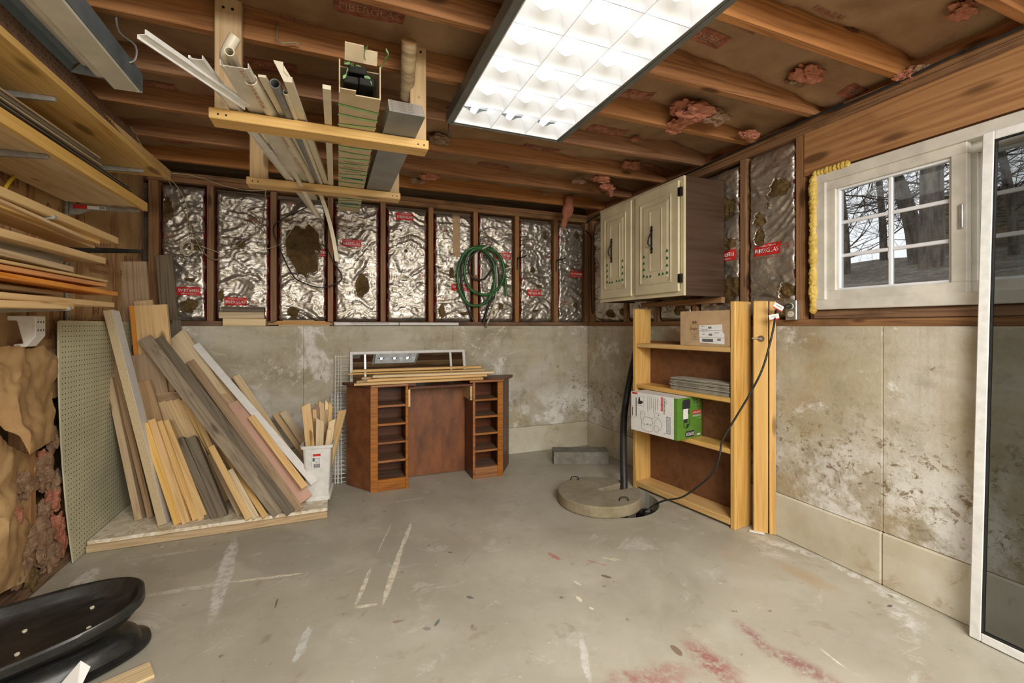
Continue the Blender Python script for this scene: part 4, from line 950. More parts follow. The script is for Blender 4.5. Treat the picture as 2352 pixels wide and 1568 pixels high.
a, b = on_y(650, 350, 2.4), on_y(730, 500, 3.0); d = (b - a).normalized(); s_ = V((1, 0, 0)); mb = MB(); bar(a, b, -.010, .010, 0, .008); item('trim_strip', 'thin ivory strip ending over the torn foil beyond the farther rack', 'trim', mb, M['ivory'], smooth=False)
# carton of ceiling grid hangers with green straps
f = rail(820, 807, 0, .002); ya = endy(f, 0, 222); a, b = f(ya), f(3.25); d = (b - a).normalized(); s_ = V((0, 0, 1)).cross(d).normalized() * -1
if s_.x < 0: s_ = -s_
CT_ = thing('long_carton', 'long narrow open-ended carton wrapped in green straps', 'carton', a, group=G_)
mb = MB(); Wc = .068; Hc = .115; L = (b - a).length
bar(a, b, -Wc, Wc, 0, .004); bar(a, b, -Wc, -Wc + .004, .004, Hc); bar(a, b, Wc - .004, Wc, .004, Hc); bar(a + d * .05, b, -Wc, Wc, Hc, Hc + .004); bar(b - d * .004, b, -Wc, Wc, 0, Hc)
mb.build('box', M['cartonlight'], CT_)
for (s0, z0, w_, dd) in ((-.03, .03, .05, .10), (.02, .03, .05, .12), (-.01, .07, .06, .08)):
    mb = MB(); bar(a - d * dd * .2, a + d * .5, s0 - w_ / 2, s0 + w_ / 2, z0, z0 + .025); mb.build('metal_hanger', M['dark'], CT_, bevel=.003)
for (s0, w_, bend, z0) in ((-.04, .05, .055, .0), (.03, .05, .03, Hc), (-.02, .06, .05, Hc)):
    mb = MB(); q = a + s_ * s0 + V((0, 0, z0)); rr = V((0, 0, 1)) * (1 if z0 else -.4); mb.hexa([q - s_ * w_ / 2, q + s_ * w_ / 2, q + s_ * w_ / 2 - d * bend + rr * .03, q - s_ * w_ / 2 - d * bend + rr * .03, q - s_ * w_ / 2 + V((0, 0, .003)), q + s_ * w_ / 2 + V((0, 0, .003)), q + s_ * w_ / 2 - d * bend + rr * .03 + V((0, 0, .003)), q - s_ * w_ / 2 - d * bend + rr * .03 + V((0, 0, .003))]); mb.build('torn_flap', M['cartonlight'], CT_)
rn = random.Random(8)
def loop_strap(k0, tilt):
    mb = MB(); w_ = .008; c = a + d * k0; e = .0025; ring = [(-Wc - e, -e), (0, -e - .0015), (Wc + e, -e), (Wc + e, Hc + e + .004), (-Wc - e, Hc + e + .004)]
    pts = [c + s_ * s0 + V((0, 0, z0)) + d * tilt * (s0 / Wc + .3 * math.sin(s0 * 40)) for s0, z0 in ring]; n = len(pts)
    mb.add([p - d * w_ for p in pts] + [p + d * w_ for p in pts], [(i, (i + 1) % n, n + (i + 1) % n, n + i) for i in range(n)]); return mb
for k in range(20): loop_strap(.10 + (L - .14) * k / 20 + rn.uniform(-.012, .012), rn.uniform(-.013, .013)).build('strap', M['strap'], CT_)
for k in range(5):
    q = a + d * (.02) + s_ * rn.uniform(-.06, .07) + V((0, 0, Hc)); mb = MB(); pts = [q]
    dd = V((rn.uniform(-.5, .7), -.5, rn.uniform(-.3, .3))).normalized()
    for j in range(5): dd = (dd + V((rn.uniform(-.6, .6), rn.uniform(-.4, .4), rn.uniform(-.7, .5)))).normalized(); pts.append(pts[-1] + dd * .022)
    sp = spline(pts, 4); mb.add([p + V((0, 0, .007)) for p in sp] + [p - V((0, .003, .006)) for p in sp], [(i, i + 1, len(sp) + i + 1, len(sp) + i) for i in range(len(sp) - 1)]); mb.build('loose_strap_end', M['strap'], CT_, smooth=True, recalc=False)
def carton_text(mb, s, k, h, s0=0., w_=None): text_on(mb, s, a + d * k + s_ * s0 + V((0, 0, -.0012)), s_ * -1 if False else s_, d * -1, w_ or Wc * 1.5, h)
td = MB(); blk = MB()
for k in (.30, .92, 1.18, 1.44):
    mb_ = MB(); bar2 = a + d * k; mb_.hexa([bar2 - s_ * .055 - d * .016 - V((0, 0, .0012)), bar2 + s_ * .055 - d * .016 - V((0, 0, .0012)), bar2 + s_ * .055 + d * .016 - V((0, 0, .0012)), bar2 - s_ * .055 + d * .016 - V((0, 0, .0012)), bar2 - s_ * .055 - d * .016, bar2 + s_ * .055 - d * .016, bar2 + s_ * .055 + d * .016, bar2 - s_ * .055 + d * .016]).build('printed_panel', M['teal'], CT_, recalc=False)

def ctext(mb, s, k, h, w_, lift=.0016): text_on(mb, s, a + d * k - V((0, 0, lift)), s_ * -1, d, w_, h)
tl = MB(); ctext(tl, 'HANGERS', .30, .017, .09, .0022); tl.build('panel_lettering', M['carton'], CT_, recalc=False)
for s, k, h, w_ in (('CEILING', .70, .014, .07), ('DE TREILLIS', .74, .012, .09), ('POUR PLAFOND', .77, .012, .10), ('SUSPENDU', .80, .013, .08), ('10.5 x 1.2 M)', .62, .011, .07), ('SUSPENDED', .66, .012, .09), ('CEILING', 1.30, .014, .07), ('GRID KIT', 1.33, .014, .08)): td = MB(); ctext(td, s, k, h, w_); td.build('carton_lettering', M['ink'], CT_, recalc=False)
# stack of grey siding boards
f = rail(917, 869, 0, .002); ya = endy(f, 0, 262); rn = random.Random(4)
for k, lab in enumerate(('lowest of the four stacked grey siding planks, its broad face showing', 'second plank up in the stack of grey siding', 'third plank up in the stack of grey siding', 'top plank in the stack of grey siding')):
    a = f(ya + .012 * k) + V((0, 0, .016 * k)); b = f(2.80) + V((0, 0, .016 * k)); d = (b - a).normalized(); s_ = V((0, 0, 1)).cross(d).normalized()
    P_ = thing('siding_plank', lab, 'plank', a, group='grey siding planks on the racks'); mb = MB(); bar(a, b, -.066, .066, 0, .003); mb.build('face_sheet', M['siding'], P_)
    mb = MB(); bar(a + d * .003, b, -.064, .066, .003, .013); mb.build('core', M['sidingedge'], P_)
# log
a = on_y(940, 96, 1.83); b = on_y(934, 225, 2.02); rn = random.Random(2); pts = [a + (b - a) * (k / 8) + V((.004 * noise.noise(V((k, 1, 1))), 0, .004 * noise.noise(V((k, 4, 1))))) for k in range(9)]
lg = thing('log', 'barked log standing out behind the siding planks', 'log', b, group=G_)
M['log'] = wood('dry_log_bark', (.50, .38, .22), (.22, .15, .08), .8, .8, 3, .02, stain=.5); M['logend'] = wood('sawn_log_end', (.50, .33, .17), (.32, .19, .09), .8, 0, 6, .02)
MB().tube(spline(pts, 3), [.031 + .0015 * noise.noise(V((k * .35, 0, 3))) for k in range(25)], 18).build('trunk', M['log'], lg, smooth=True)
MB().tube([a - (b - a).normalized() * .001, a - (b - a).normalized() * .003], .032, 18).build('sawn_end', M['logend'], lg)
q = b + (a - b) * .12; MB().tube([q, q + V((.035, -.02, -.015)), q + V((.05, -.03, -.04))], [.022, .018, .012], 10).build('knot_stub', M['logend'], lg, smooth=True)
# ------------------------------------------------------------------ left wall: standards, brackets, shelves, stored lumber
BYS = (2.10, 2.90)
for k, y in enumerate(BYS):
    for kk, (z0, z1) in enumerate(((1.20, 2.12),)):
        o = MB().box(XL + .0, XL + .012, y - .013, y + .013, z0, z1).build('shelf_standard', M['bracket'], None, bevel=.002)
        tag(o, ('grey slotted shelf upright screwed to the left wall, nearer the camera', 'grey slotted shelf upright screwed to the left wall, nearer the back corner')[k], 'shelf upright', 'slotted shelf uprights')
        for q in range(20): MB().box(XL + .012, XL + .0125, y - .004, y + .004, z0 + .03 + q * .045, z0 + .045 + q * .045).build('slot', M['dark'], o)
def bracket(y, z, L, lab, mat='bracket'):
    x0 = XL + .013; mb = MB()
    mb.prism([(x0, z - .055), (x0, z), (x0 + L, z), (x0 + L + .006, z - .006), (x0 + L, z - .017), (x0 + .08, z - .028), (x0 + .03, z - .055)], -.007, .007, Matrix.Translation((0, y, 0)) @ Matrix(((1, 0, 0), (0, 0, -1), (0, 1, 0))).to_4x4())
    return tag(mb.build('shelf_bracket', M[mat], None, bevel=.002), lab, 'shelf bracket', 'shelf brackets on the left wall')
sz1, sz2, sz3, sz4 = 2.025, 1.815, 1.60, 1.275
bracket(BYS[0], sz1, .30, 'grey arm under the topmost shelf board, nearer the camera'); bracket(BYS[1], sz1, .30, 'grey arm under the far end of the topmost shelf board')
bracket(BYS[0], sz2, .28, 'grey arm under the pale second shelf, nearer the camera'); b_ = bracket(BYS[1], sz2, .28, 'grey arm with a red and white price sticker under the pale second shelf')
MB().box(XL + .03, XL + .085, BYS[1] - .0085, BYS[1] - .0075, sz2 - .024, sz2 - .004).build('sticker', M['red'], b_); MB().box(XL + .086, XL + .16, BYS[1] - .0085, BYS[1] - .0075, sz2 - .022, sz2 - .005).build('sticker', M['paper'], b_)
for q in range(8): MB().box(XL + .135 + q * .003, XL + .1365 + q * .003, BYS[1] - .0092, BYS[1] - .0086, sz2 - .020, sz2 - .008).build('bar_code_bar', M['ink'], b_)
bracket(BYS[0], sz3, .30, 'grey arm under the topmost layer of yellow lumber'); bracket(BYS[1], sz3, .30, 'dark empty bracket arm beyond the lumber ends', 'dark')
bracket(BYS[0] + .1, sz4, .30, 'grey arm under the lowest layer of lumber')
YS = .55
s1 = board('shelf_board', (XL + .195, YS, sz1 + .0005), (XL + .195, 3.02, sz1 + .0005), .36, .024, (1, 0, 0), M['pine_y'], 'topmost shelf board on the left wall, knotty underside', 'shelf', 'left wall shelf boards', center=False)
s1.matrix_world = Matrix.Translation((0, 0, .024)) @ s1.matrix_world if s1.matrix_world.to_3x3().col[2].z > 0 else s1.matrix_world
s2 = board('shelf_board', (XL + .165, YS, sz2 + .0005), (XL + .165, 2.86, sz2 + .0005), .30, .020, (1, 0, 0), M['pale'], 'pale wide shelf board below the topmost one on the left wall', 'shelf', 'left wall shelf boards')
st = board('shelf_edging', (XL + .322, YS, sz2 + .012), (XL + .322, 2.90, sz2 + .012), .045, .019, (0, 0, 1), M['pine_y'], 'orange-toned lumber strip along the front of the pale shelf', 'lumber', center=True)
LG = 'lumber stored on the left wall brackets'
def stored(pn, pf, x, w, t, mat, lab, xo=0, back=.9, flat=False, y0=None):
    """Stored board: passes pixel pn (near) and pf (its far end) on the plane x; w is its height unless flat."""
    a = on_x(*pn, x); b = on_x(pf[0], pf[1], x + xo); d = (b - a).normalized(); a2 = a - d * back
    if flat: return board('lumber', a2, b, t, w, (0, 0, 1), M[mat], lab, 'lumber', LG, bev=.002)
    return board('lumber', a2, b, w, t, (0, 0, 1), M[mat], lab, 'lumber', LG, bev=.002)
# on top of shelf 1
stored((-10, 30), (18, 60), -.93, .06, .04, 'pine_y', 'thick knotty beam end over the topmost shelf at the upper left edge')
a = on_x(395, 388, -.88); board('lumber', (-.955, .9, sz1 + .055), (-.885, a.y, sz1 + .05), .055, .03, (0, 0, 1), M['pine_y'], 'long yellow board on the topmost shelf reaching farthest to the back', 'lumber', LG)
a = on_x(350, 382, -.93); board('lumber', (-1.02, .9, sz1 + .05), (-.99, 3.0, sz1 + .048), .045, .035, (0, 0, 1), M['pine'], 'yellow board beside the farthest-reaching one on the topmost shelf', 'lumber', LG)
pg = thing('pegboard_strip', 'brown perforated hardboard strip on edge above the topmost shelf', 'pegboard', (-1.0, 1.8, sz1 + .1))
MB().hexa([V((-.905, .55, sz1 + .030)), V((-.899, .55, sz1 + .030)), V((-.899, 2.75, sz1 + .030)), V((-.905, 2.75, sz1 + .030)), V((-.925, .55, sz1 + .130)), V((-.919, .55, sz1 + .130)), V((-.919, 2.75, sz1 + .130)), V((-.925, 2.75, sz1 + .130))]).build('sheet', M['pegdark'], pg)
hb = MB()
for i in range(72):
    for j in range(4):
        y = .9 + .0254 * i; z = sz1 + .045 + .0254 * j; x = -.8988 - (z - sz1 - .03) / .10 * .02
        hb.tube([(x, y, z), (x + .0012, y, z)], .0035, 6)
o = hb.build('peg_holes', M['hole'], pg, recalc=False); o['kind'] = 'stuff'
# stacks of thin dark panelling on shelf 2
rn = random.Random(12)
ORD = ['topmost', 'second', 'third', 'fourth', 'fifth', 'sixth', 'seventh', 'eighth', 'ninth', 'tenth', 'eleventh', 'twelfth', 'thirteenth', 'lowest']
def nth(k, n): return 'lowest' if k == 0 else 'topmost' if k == n - 1 else ORD[n - 1 - k] + ' from the top'
def panels(y0, y1, n, x0, z0, th, tx, who):
    for k in range(n):
        x = x0 + rn.uniform(-.012, .012); ye = y1 + rn.uniform(-.03, .03)
        o = board('panelling_board', (x, y0, z0 + th * (k + 1)), (x + tx, ye, z0 + th * (k + 1)), .16, th * .62, (1, 0, .1), M['tan' if k % 3 == 1 else 'dgrey'], 'thin brown panelling board, ' + nth(k, n) + ' ' + who, 'panelling', 'panelling boards ' + who); 
panels(.9, 2.50, 8, -1.06, sz2 + .022, .0125, .02, 'in the taller stack on the pale shelf')
panels(1.5, 2.84, 6, -1.03, sz2 + .020, .009, -.01, 'in the low stack on the pale shelf')
# lumber layers
stored((0, 437), (272, 553), -.94, .030, .09, 'pine_y', 'bright yellow board, topmost and longest of the layer on the upper arm')
stored((0, 462), (230, 552), -.97, .034, .11, 'pine_y', 'yellow board just under the topmost bright one')
stored((0, 458), (201, 548), -.955, .012, .03, 'pine', 'thin light lath against the topmost yellow boards')
stored((0, 478), (219, 566), -1.0, .018, .10, 'pine_y', 'deeper yellow board under the upper arm lumber')
stored((0, 532), (243, 599), -.945, .026, .22, 'pine', 'wide light board with a dark underside in the middle of the lumber')
stored((0, 556), (145, 590), -1.0, .055, .035, 'grey', 'weathered grey board set back in the middle of the lumber', back=.6)
stored((0, 578), (170, 619), -.965, .022, .10, 'tan', 'tan board under the weathered grey one')
stored((0, 598), (248, 646), -.95, .010, .06, 'pine_y', 'split yellow strip above the orange boards')
stored((0, 612), (245, 655), -.96, .018, .10, 'orange', 'upper of the two orange-stained boards')
stored((0, 630), (271, 675), -.945, .018, .12, 'orange', 'lower of the two orange-stained boards')
stored((0, 657), (147, 675), -1.0, .014, .10, 'tan', 'short tan board under the orange ones', back=.6)
stored((0, 678), (263, 700), -.95, .022, .16, 'pine', 'light board with a pointed far end at the bottom of the lumber')
stored((0, 697), (170, 703), -.94, .024, .20, 'pine', 'lowest light board lying on the bottom arm', back=.9)
# white moulded holder on the wall
p = on_x(72, 755, XL + .06); hd = thing('wall_holder', 'white moulded plastic holder fixed to the left wall below the lumber', 'holder', (XL + .01, p.y, p.z - .07))
y0, y1 = p.y - .035, p.y + .035; z0, z1 = p.z - .075, p.z + .055
MB().prism([(XL + .0, z1), (XL + .09, z1), (XL + .09, z1 - .085), (XL + .06, z0), (XL + .02, z0), (XL + .02, z0 + .012), (XL + .05, z0 + .014), (XL + .03, z1 - .02), (XL, z1 - .02)], y0, y1, Matrix(((1, 0, 0, 0), (0, 0, 1, 0), (0, 1, 0, 0), (0, 0, 0, 1)))).build('shell', M['white'], hd, bevel=.003)
for i in range(3):
    for j in range(2): MB().box(XL + .0900, XL + .0912, y0 + .014 + .019 * i, y0 + .019 + .019 * i, z1 - .03 - .035 * j, z1 - .022 - .035 * j).build('slot', M['dark'], hd)
# yellow cable stubs
tag(MB().tube(spline([on_x(-10, 470, XL + .03), on_x(20, 420, XL + .05), on_x(40, 398, XL + .02), on_x(60, 380, XL + .02)], 6), .006, 8).build('yellow_cable', M['yellowcord'], None, smooth=True), 'yellow cable running down the left wall behind the lumber', 'cable')
tag(MB().tube(spline([on_x(130, 145, XL + .04), on_x(145, 135, XL + .05), on_x(165, 132, XL + .03)], 6), .006, 8).build('yellow_cable', M['yellowcord'], None, smooth=True), 'short yellow cable above the perforated strip', 'cable')
# cream pegboard sheet standing against the left wall
PX = XL + .022; pb = thing('pegboard_sheet', 'tall cream pegboard sheet leaning against the left wall behind the platform', 'pegboard', (PX, 3.3, 0))
y0, y1 = 2.95, 3.80; mb = MB(); prof = [(y0 + .10 - .16 * t - .06 * math.sin(t * 3.1) * .5, t) for t in [k / 12 for k in range(13)]]
outl = [(2.90 - .13 * (1 - (1 - k / 12) ** 2.2), .005 + 1.215 * k / 12) for k in range(13)] + [(2.785, 1.226), (y1, 1.226), (y1, .005)]
mb.prism(outl, 0, .006, Matrix.Translation((PX, 0, 0)) @ Matrix(((0, 0, 1, 0), (1, 0, 0, 0), (0, 1, 0, 0), (0, 0, 0, 1)))); mb.build('sheet', M['pegcream'], pb, bevel=.001)
hb = MB(); n = 6; cs = [(math.cos(2 * math.pi * k / n) * .0036, math.sin(2 * math.pi * k / n) * .0036) for k in range(n)]
for i in range(-5, 35):
    for j in range(47):
        y = 2.93 + .0254 * i; z = .03 + .0254 * j
        if y < y1 - .01 and y > 2.915 - .13 * (1 - (1 - z / 1.22) ** 2.2): hb.add([V((PX + .0068, y + a, z + b)) for a, b in cs], [tuple(range(n))])
o = hb.build('peg_holes', M['hole'], pb, recalc=False); o['kind'] = 'stuff'
# ------------------------------------------------------------------ platform with the leaning lumber
pa, pbb = on_z(195, 1275, 0), on_z(752, 1187, 0); FY = 3.0; X0, X1 = -1.215, pbb.x
pl = thing('lumber_platform', 'low platform of flake board on a two-by-four frame holding the leaning lumber', 'platform', ((X0 + X1) / 2, FY + .4, 0)); DZ = .060
board('frame_board', (X0, FY, .021), (X1, FY, .021), .038, .088, (0, 0, 1), M['tan'], parent=pl, bev=.003)
board('frame_board', (X0, FY + .44, .021), (X1, FY + .44, .021), .038, .088, (0, 0, 1), M['tan'], parent=pl); board('frame_board', (X0, 3.76, .021), (X1, 3.76, .021), .038, .088, (0, 0, 1), M['tan'], parent=pl)
mb = MB(); nn = 30; fr = [(X0 + (X1 - X0) * k / nn, FY + .015 + .006 * noise.noise(V((k * .6, 0, 0)))) for k in range(nn + 1)]
mb.prism(fr + [(X1, 3.85), (X0, 3.85)], .0405, DZ); mb.build('deck', M['osb'], pl, bevel=.001)
LNG = 'boards leaning on the platform'
Z0 = DZ + .001
def lean(b, t, ty, w, th, mat, lab, by=None, wd=(1, 0, 0), name='leaning_board', z0=None, **k):
    p0 = on_z(b[0], b[1], (Z0 if z0 is None else z0)) if by is None else on_y(b[0], b[1], by); p1 = on_y(t[0], t[1], ty)
    return board(name, p0 + (V((0, 0, .004)) if by is None else V()), p1, w, th, wd, M[mat] if isinstance(mat, str) else mat, lab, 'board', LNG, **k)
# tall things at the back corner, on the rear of the deck
lean((340, 1100), (303, 600), 3.56, .15, .018, 'brownw', 'tall brown plank leaning into the back corner, highest of the leaning boards', by=3.60)
lean((420, 1100), (376, 585), 3.86, .10, .022, 'dgrey', 'tall grey plank rising in front of the first foil panel', by=3.76, z0=.07)
lean((345, 1080), (305, 702), 3.53, .045, .02, 'pale', 'narrow pale board standing behind the orange-edged panel', by=3.56)
lean((392, 1080), (328, 690), 3.54, .10, .02, 'tan', 'tan board peeping over the orange-edged panel', by=3.56)
o = lean((382, 1080), (345, 700), 3.49, .17, .03, 'pine', 'light panel with an orange painted edge near the corner', by=3.50)
sg_ = 1 if o.matrix_world.to_3x3().col[1].x < 0 else -1; MB().box(0, (V(o.matrix_world.translation) - on_y(345, 700, 3.49)).length, min(sg_ * .108, sg_ * .0852), max(sg_ * .108, sg_ * .0852), -.03, 0, o.matrix_world).build('painted_edge', M['orange'], o)
lean((400, 1100), (395, 735), 3.78, .10, .02, 'dgrey', 'dark board between the orange-edged panel and the grey plank', by=3.70)
lean((392, 1150), (335, 812), 3.44, .16, .022, 'brownw', 'wide brown panel behind the white-edged board', by=3.45)
lean((430, 1150), (400, 850), 3.60, .12, .02, 'tan', 'tan panel half hidden behind the grey timbers', by=3.50)
lean((400, 1155), (318, 878), 3.42, .12, .03, 'brownw', 'short brown plank beside the white-edged board', by=3.30)
lean((420, 1150), (385, 858), 3.62, .05, .02, 'tan', 'slim tan upright piece behind the black-topped box', by=3.56)
# black topped box
p = on_y(372, 905, 3.45); q = on_y(410, 900, 3.45); bx = thing('open_box', 'small brown box with a black inside, wedged among the boards', 'box', (p.x + .07, 3.5, p.z - .1))
MB().box(p.x - .03, p.x + .17, 3.44, 3.455, p.z - .12, p.z + .012).box(p.x - .03, p.x + .17, 3.60, 3.615, p.z - .12, p.z + .03).box(p.x - .03, p.x - .018, 3.455, 3.60, p.z - .12, p.z + .015).box(p.x + .158, p.x + .17, 3.455, 3.60, p.z - .12, p.z + .015).build('sides', M['brownw'], bx); MB().box(p.x - .018, p.x + .158, 3.455, 3.60, p.z - .12, p.z - .02).build('inside', M['dark'], bx)
for k, (u, v, ub, vb, lab) in enumerate(((357, 925, 470, 1150, 'dark tan board, first in the hidden row under the black-topped box'), (372, 922, 490, 1150, 'tan board, second in the hidden row under the black-topped box'), (388, 920, 505, 1150, 'tan board, third in the hidden row under the black-topped box'), (404, 917, 520, 1150, 'light tan board, fourth in the hidden row under the black-topped box'), (421, 916, 545, 1150, 'yellow board, last in the hidden row under the black-topped box'))):
    lean((ub, vb), (u, v), 3.42, .038, .08, ('tan', 'tan', 'tan', 'tan', 'pine_y')[k], lab, by=3.36)
lean((565, 1165), (455, 935), 3.40, .045, .02, 'brownw', 'brown strip behind the light short laths', by=3.30)
lean((545, 1160), (437, 925), 3.38, .03, .07, 'pine_y', 'yellow board running down behind the grey weathered pair', by=3.28)
# front row, left to right
lean((345, 1190), (249, 790), 3.36, .030, .09, 'brownw', 'brown board standing behind the leftmost light board')
lean((318, 1196), (249, 868), 3.30, .036, .09, 'tan', 'leftmost light board of the front row, beside the pegboard')
o = lean((372, 1207), (246, 712), 3.20, .040, .10, 'particle', 'long particle board with a white laminated edge')
Lw = (on_y(246, 712, 3.20) - o.matrix_world.translation).length; MB().box(0, Lw, .0202, .0212, -.10, 0, o.matrix_world).build('white_edge', M['white'], o)
if (o.matrix_world.to_3x3().col[1]).x < 0: o.children[0].data.transform(Matrix.Scale(-1, 4, (0, 1, 0)))
lean((392, 1196), (330, 1010), 3.30, .02, .06, 'dgrey', 'thin dark strip between the white-edged and the yellow boards')
lean((408, 1205), (331, 972), 3.20, .036, .09, 'pine_y', 'knotty yellow two-by-four, first of the yellow group')
lean((427, 1203), (347, 963), 3.22, .038, .09, 'pine', 'light wide-sided two-by-four, second of the yellow group')
lean((450, 1195), (364, 967), 3.24, .034, .09, 'pine_y', 'yellow two-by-four, third of the yellow group')
lean((466, 1193), (376, 966), 3.27, .050, .08, 'pine_y', 'orange-yellow two-by-four, last of the yellow group')
lean((478, 1192), (400, 1008), 3.32, .03, .05, 'dgrey', 'narrow dark piece left of the grey weathered pair')
lean((494, 1191), (412, 1005), 3.26, .040, .09, 'dgrey', 'grey cracked two-by-four, left one of the weathered pair', warp=.004)
lean((510, 1188), (436, 1003), 3.29, .055, .09, 'dgrey', 'grey smooth two-by-four, right one of the weathered pair')
lean((572, 1193), (484, 1024), 3.20, .034, .02, 'pine_y', 'short yellow lath, foremost of the light laths')
lean((588, 1190), (527, 1078), 3.17, .036, .02, 'pale', 'short pale lath beside the foremost yellow one')
lean((609, 1187), (500, 1015), 3.40, .032, .02, 'pine_y', 'long thin yellow lath behind the short pale one')
lean((555, 1180), (486, 1040), 3.36, .05, .02, 'tan', 'tan lath behind the foremost yellow one')
# the diagonal timbers
lean((588, 1160), (470, 960), 3.5, .05, .02, 'brownw', 'dark plank in the shade under the lowest diagonal timber', by=3.34)
lean((641, 1181), (331, 775), 3.43, .072, .04, 'grey', 'lowest diagonal timber, thick weathered grey with a crack', warp=.006)
lean((668, 1179), (362, 775), 3.46, .056, .09, 'dgrey', 'second diagonal timber, rough and dark with a worn edge')
lean((560, 1010), (399, 764), 3.70, .13, .02, 'pale', 'plywood offcut over the top of the diagonal timbers', by=3.45, cut1=.04)
lean((688, 1172), (436, 828), 3.60, .050, .10, 'brownw', 'brown rough-edged plank above the dark diagonal timbers')
lean((680, 1100), (458, 840), 3.66, .14, .02, 'tan', 'wide tan plank with reddish streaks below the white-edged strip', by=3.25, cut1=.03)
lean((698, 1150), (532, 925), 3.46, .11, .018, 'pinkpaint', 'pink painted plywood board leaning diagonally', by=3.06)
for (u, v) in ((574, 982), (621, 1043)):
    p = on_y(u, v, 3.28); MB().box(-.02, .02, -.055, .055, .0, .001, Matrix.Translation(on_y(u, v, 3.25 if u < 600 else 3.17)) @ bpy.data.objects[-1].matrix_world.to_3x3().to_4x4()) if False else None
lean((700, 1118), (576, 955), 3.36, .040, .018, 'pine', 'light yellow lath lying on the pink board', by=3.03)
o = lean((722, 1108), (449, 790), 3.66, .046, .018, 'white', 'long white painted strip, topmost of the diagonal boards', by=3.12)
lean((726, 1118), (444, 800), 3.76, .05, .03, 'tan', 'tan board directly under the long white strip', by=3.28)
lean((690, 1080), (541, 862), 3.80, .05, .02, 'pale', 'pale thin strip behind the long white strip', by=3.5)
lean((715, 1060), (634, 948), 3.70, .06, .02, 'tan', 'short tan piece poking out left of the bin', by=3.45)
lean((716, 1040), (650, 945), 3.66, .05, .02, 'pale', 'short pale piece poking out above the bin rim', by=3.45)
# ------------------------------------------------------------------ white bin and the scraps in it
bc = on_z(732, 1150, Z0); bc.y += .12; bc.x += .002; RB = R(-6)
BN = thing('waste_bin', 'slim white plastic bin full of wood scraps on the platform corner', 'bin', bc, RB); BM = ROOTM[BN.name]
def rr(hx, hy, r, n=4): 
    pts = []
    for cx, cy, a0 in ((hx - r, hy - r, 0), (-hx + r, hy - r, 90), (-hx + r, -hy + r, 180), (hx - r, -hy + r, 270)):
        for k in range(n + 1): a = R(a0 + 90 * k / n); pts.append((cx + r * math.cos(a), cy + r * math.sin(a)))
    return pts
def loft(rings): 
    mb = MB(); n = len(rings[0][0]); vs = []
    for ring, z in rings: vs += [BM @ V((x, y, z)) for x, y in ring]
    fs = [(k * n + i, k * n + (i + 1) % n, (k + 1) * n + (i + 1) % n, (k + 1) * n + i) for k in range(len(rings) - 1) for i in range(n)]
    fs += [tuple(range(n))[::-1], tuple(range((len(rings) - 1) * n, len(rings) * n))]
    return mb.add(vs, fs)
H = .365
loft([(rr(.078, .115, .02), 0), (rr(.078, .115, .02), .03), (rr(.070, .105, .02), .034), (rr(.086, .13, .022), H - .022), (rr(.098, .14, .022), H - .02), (rr(.100, .142, .022), H), (rr(.094, .136, .02), H), (rr(.088, .128, .02), H - .01), (rr(.068, .100, .02), .01)]).build('body', M['whitem'], BN, smooth=True)
T2 = BM; f_y = -.124
MB().hexa([T2 @ V(p) for p in ((-.03, -.1275, .215), (.032, -.1275, .215), (.032, -.124, .215), (-.03, -.124, .215), (-.028, -.1335, .315), (.03, -.1335, .315), (.03, -.130, .315), (-.028, -.130, .315))]).build('sticker', M['paper'], BN)
for (x0, x1, z0, z1, m) in ((-.022, .024, .295, .310, 'red'), (-.024, -.012, .262, .285, 'teal'), (-.018, .022, .22, .245, 'ink')):
    yy = lambda z: -.1278 - (z - .215) / .1 * .006
    if m == 'ink':
        for q in range(9): MB().box(x0 + q * .0045, x0 + q * .0045 + .0022, yy((z0 + z1) / 2) - .0016, yy(z0), z0, z1, T2).build('bar_code_bar', M['ink'], BN)
    else: MB().box(x0, x1, yy((z0 + z1) / 2) - .0012, yy(z0), z0, z1, T2).build('sticker_print', M[m], BN)
tb = MB(); 
for k, (s, z) in enumerate((('WASTE BIN', .281), ('11 US QT', .272), ('10.4 L', .263), ('28 x 20', .254))): text_on(tb, s, T2 @ V((.006, -.1318 - (z - .25) * .06, z)), T2.to_3x3() @ V((1, 0, 0)), (0, 0, 1), .03, .0055)
tb.build('sticker_lettering', M['ink'], BN, recalc=False)
sc = [((703, 932), .055, 'pine', 'light scrap at the left front of the bin'), ((716, 954), .09, 'brownw', 'dark brown square block tilted over the bin rim'), ((700, 938), .02, 'tan', 'thin tan sliver against the bin rim'),
      ((728, 925), .03, 'brownw', 'brown stick standing in the middle of the bin'), ((738, 920), .035, 'pine', 'tall light scrap with a slanted top in the bin'), ((752, 918), .03, 'pale', 'pale tallest stick at the back of the bin'),
      ((760, 922), .025, 'pine_y', 'narrow yellow stick at the back right of the bin'), ((786, 945), .05, 'pine_y', 'yellow lath leaning far out to the right of the bin'), ((762, 968), .04, 'pale', 'pale flat offcut at the right rim of the bin'),
      ((722, 940), .025, 'pine', 'light thin stick beside the brown one in the bin'), ((735, 958), .05, 'pale', 'pale pointed offcut at the front of the bin'), ((715, 985), .018, 'pine_y', 'short yellow stick at the front left of the bin'),
      ((747, 940), .03, 'tan', 'tan stick in the middle back of the bin'), ((757, 985), .03, 'pale', 'short pale wedge at the front right of the bin')]
rn = random.Random(21)
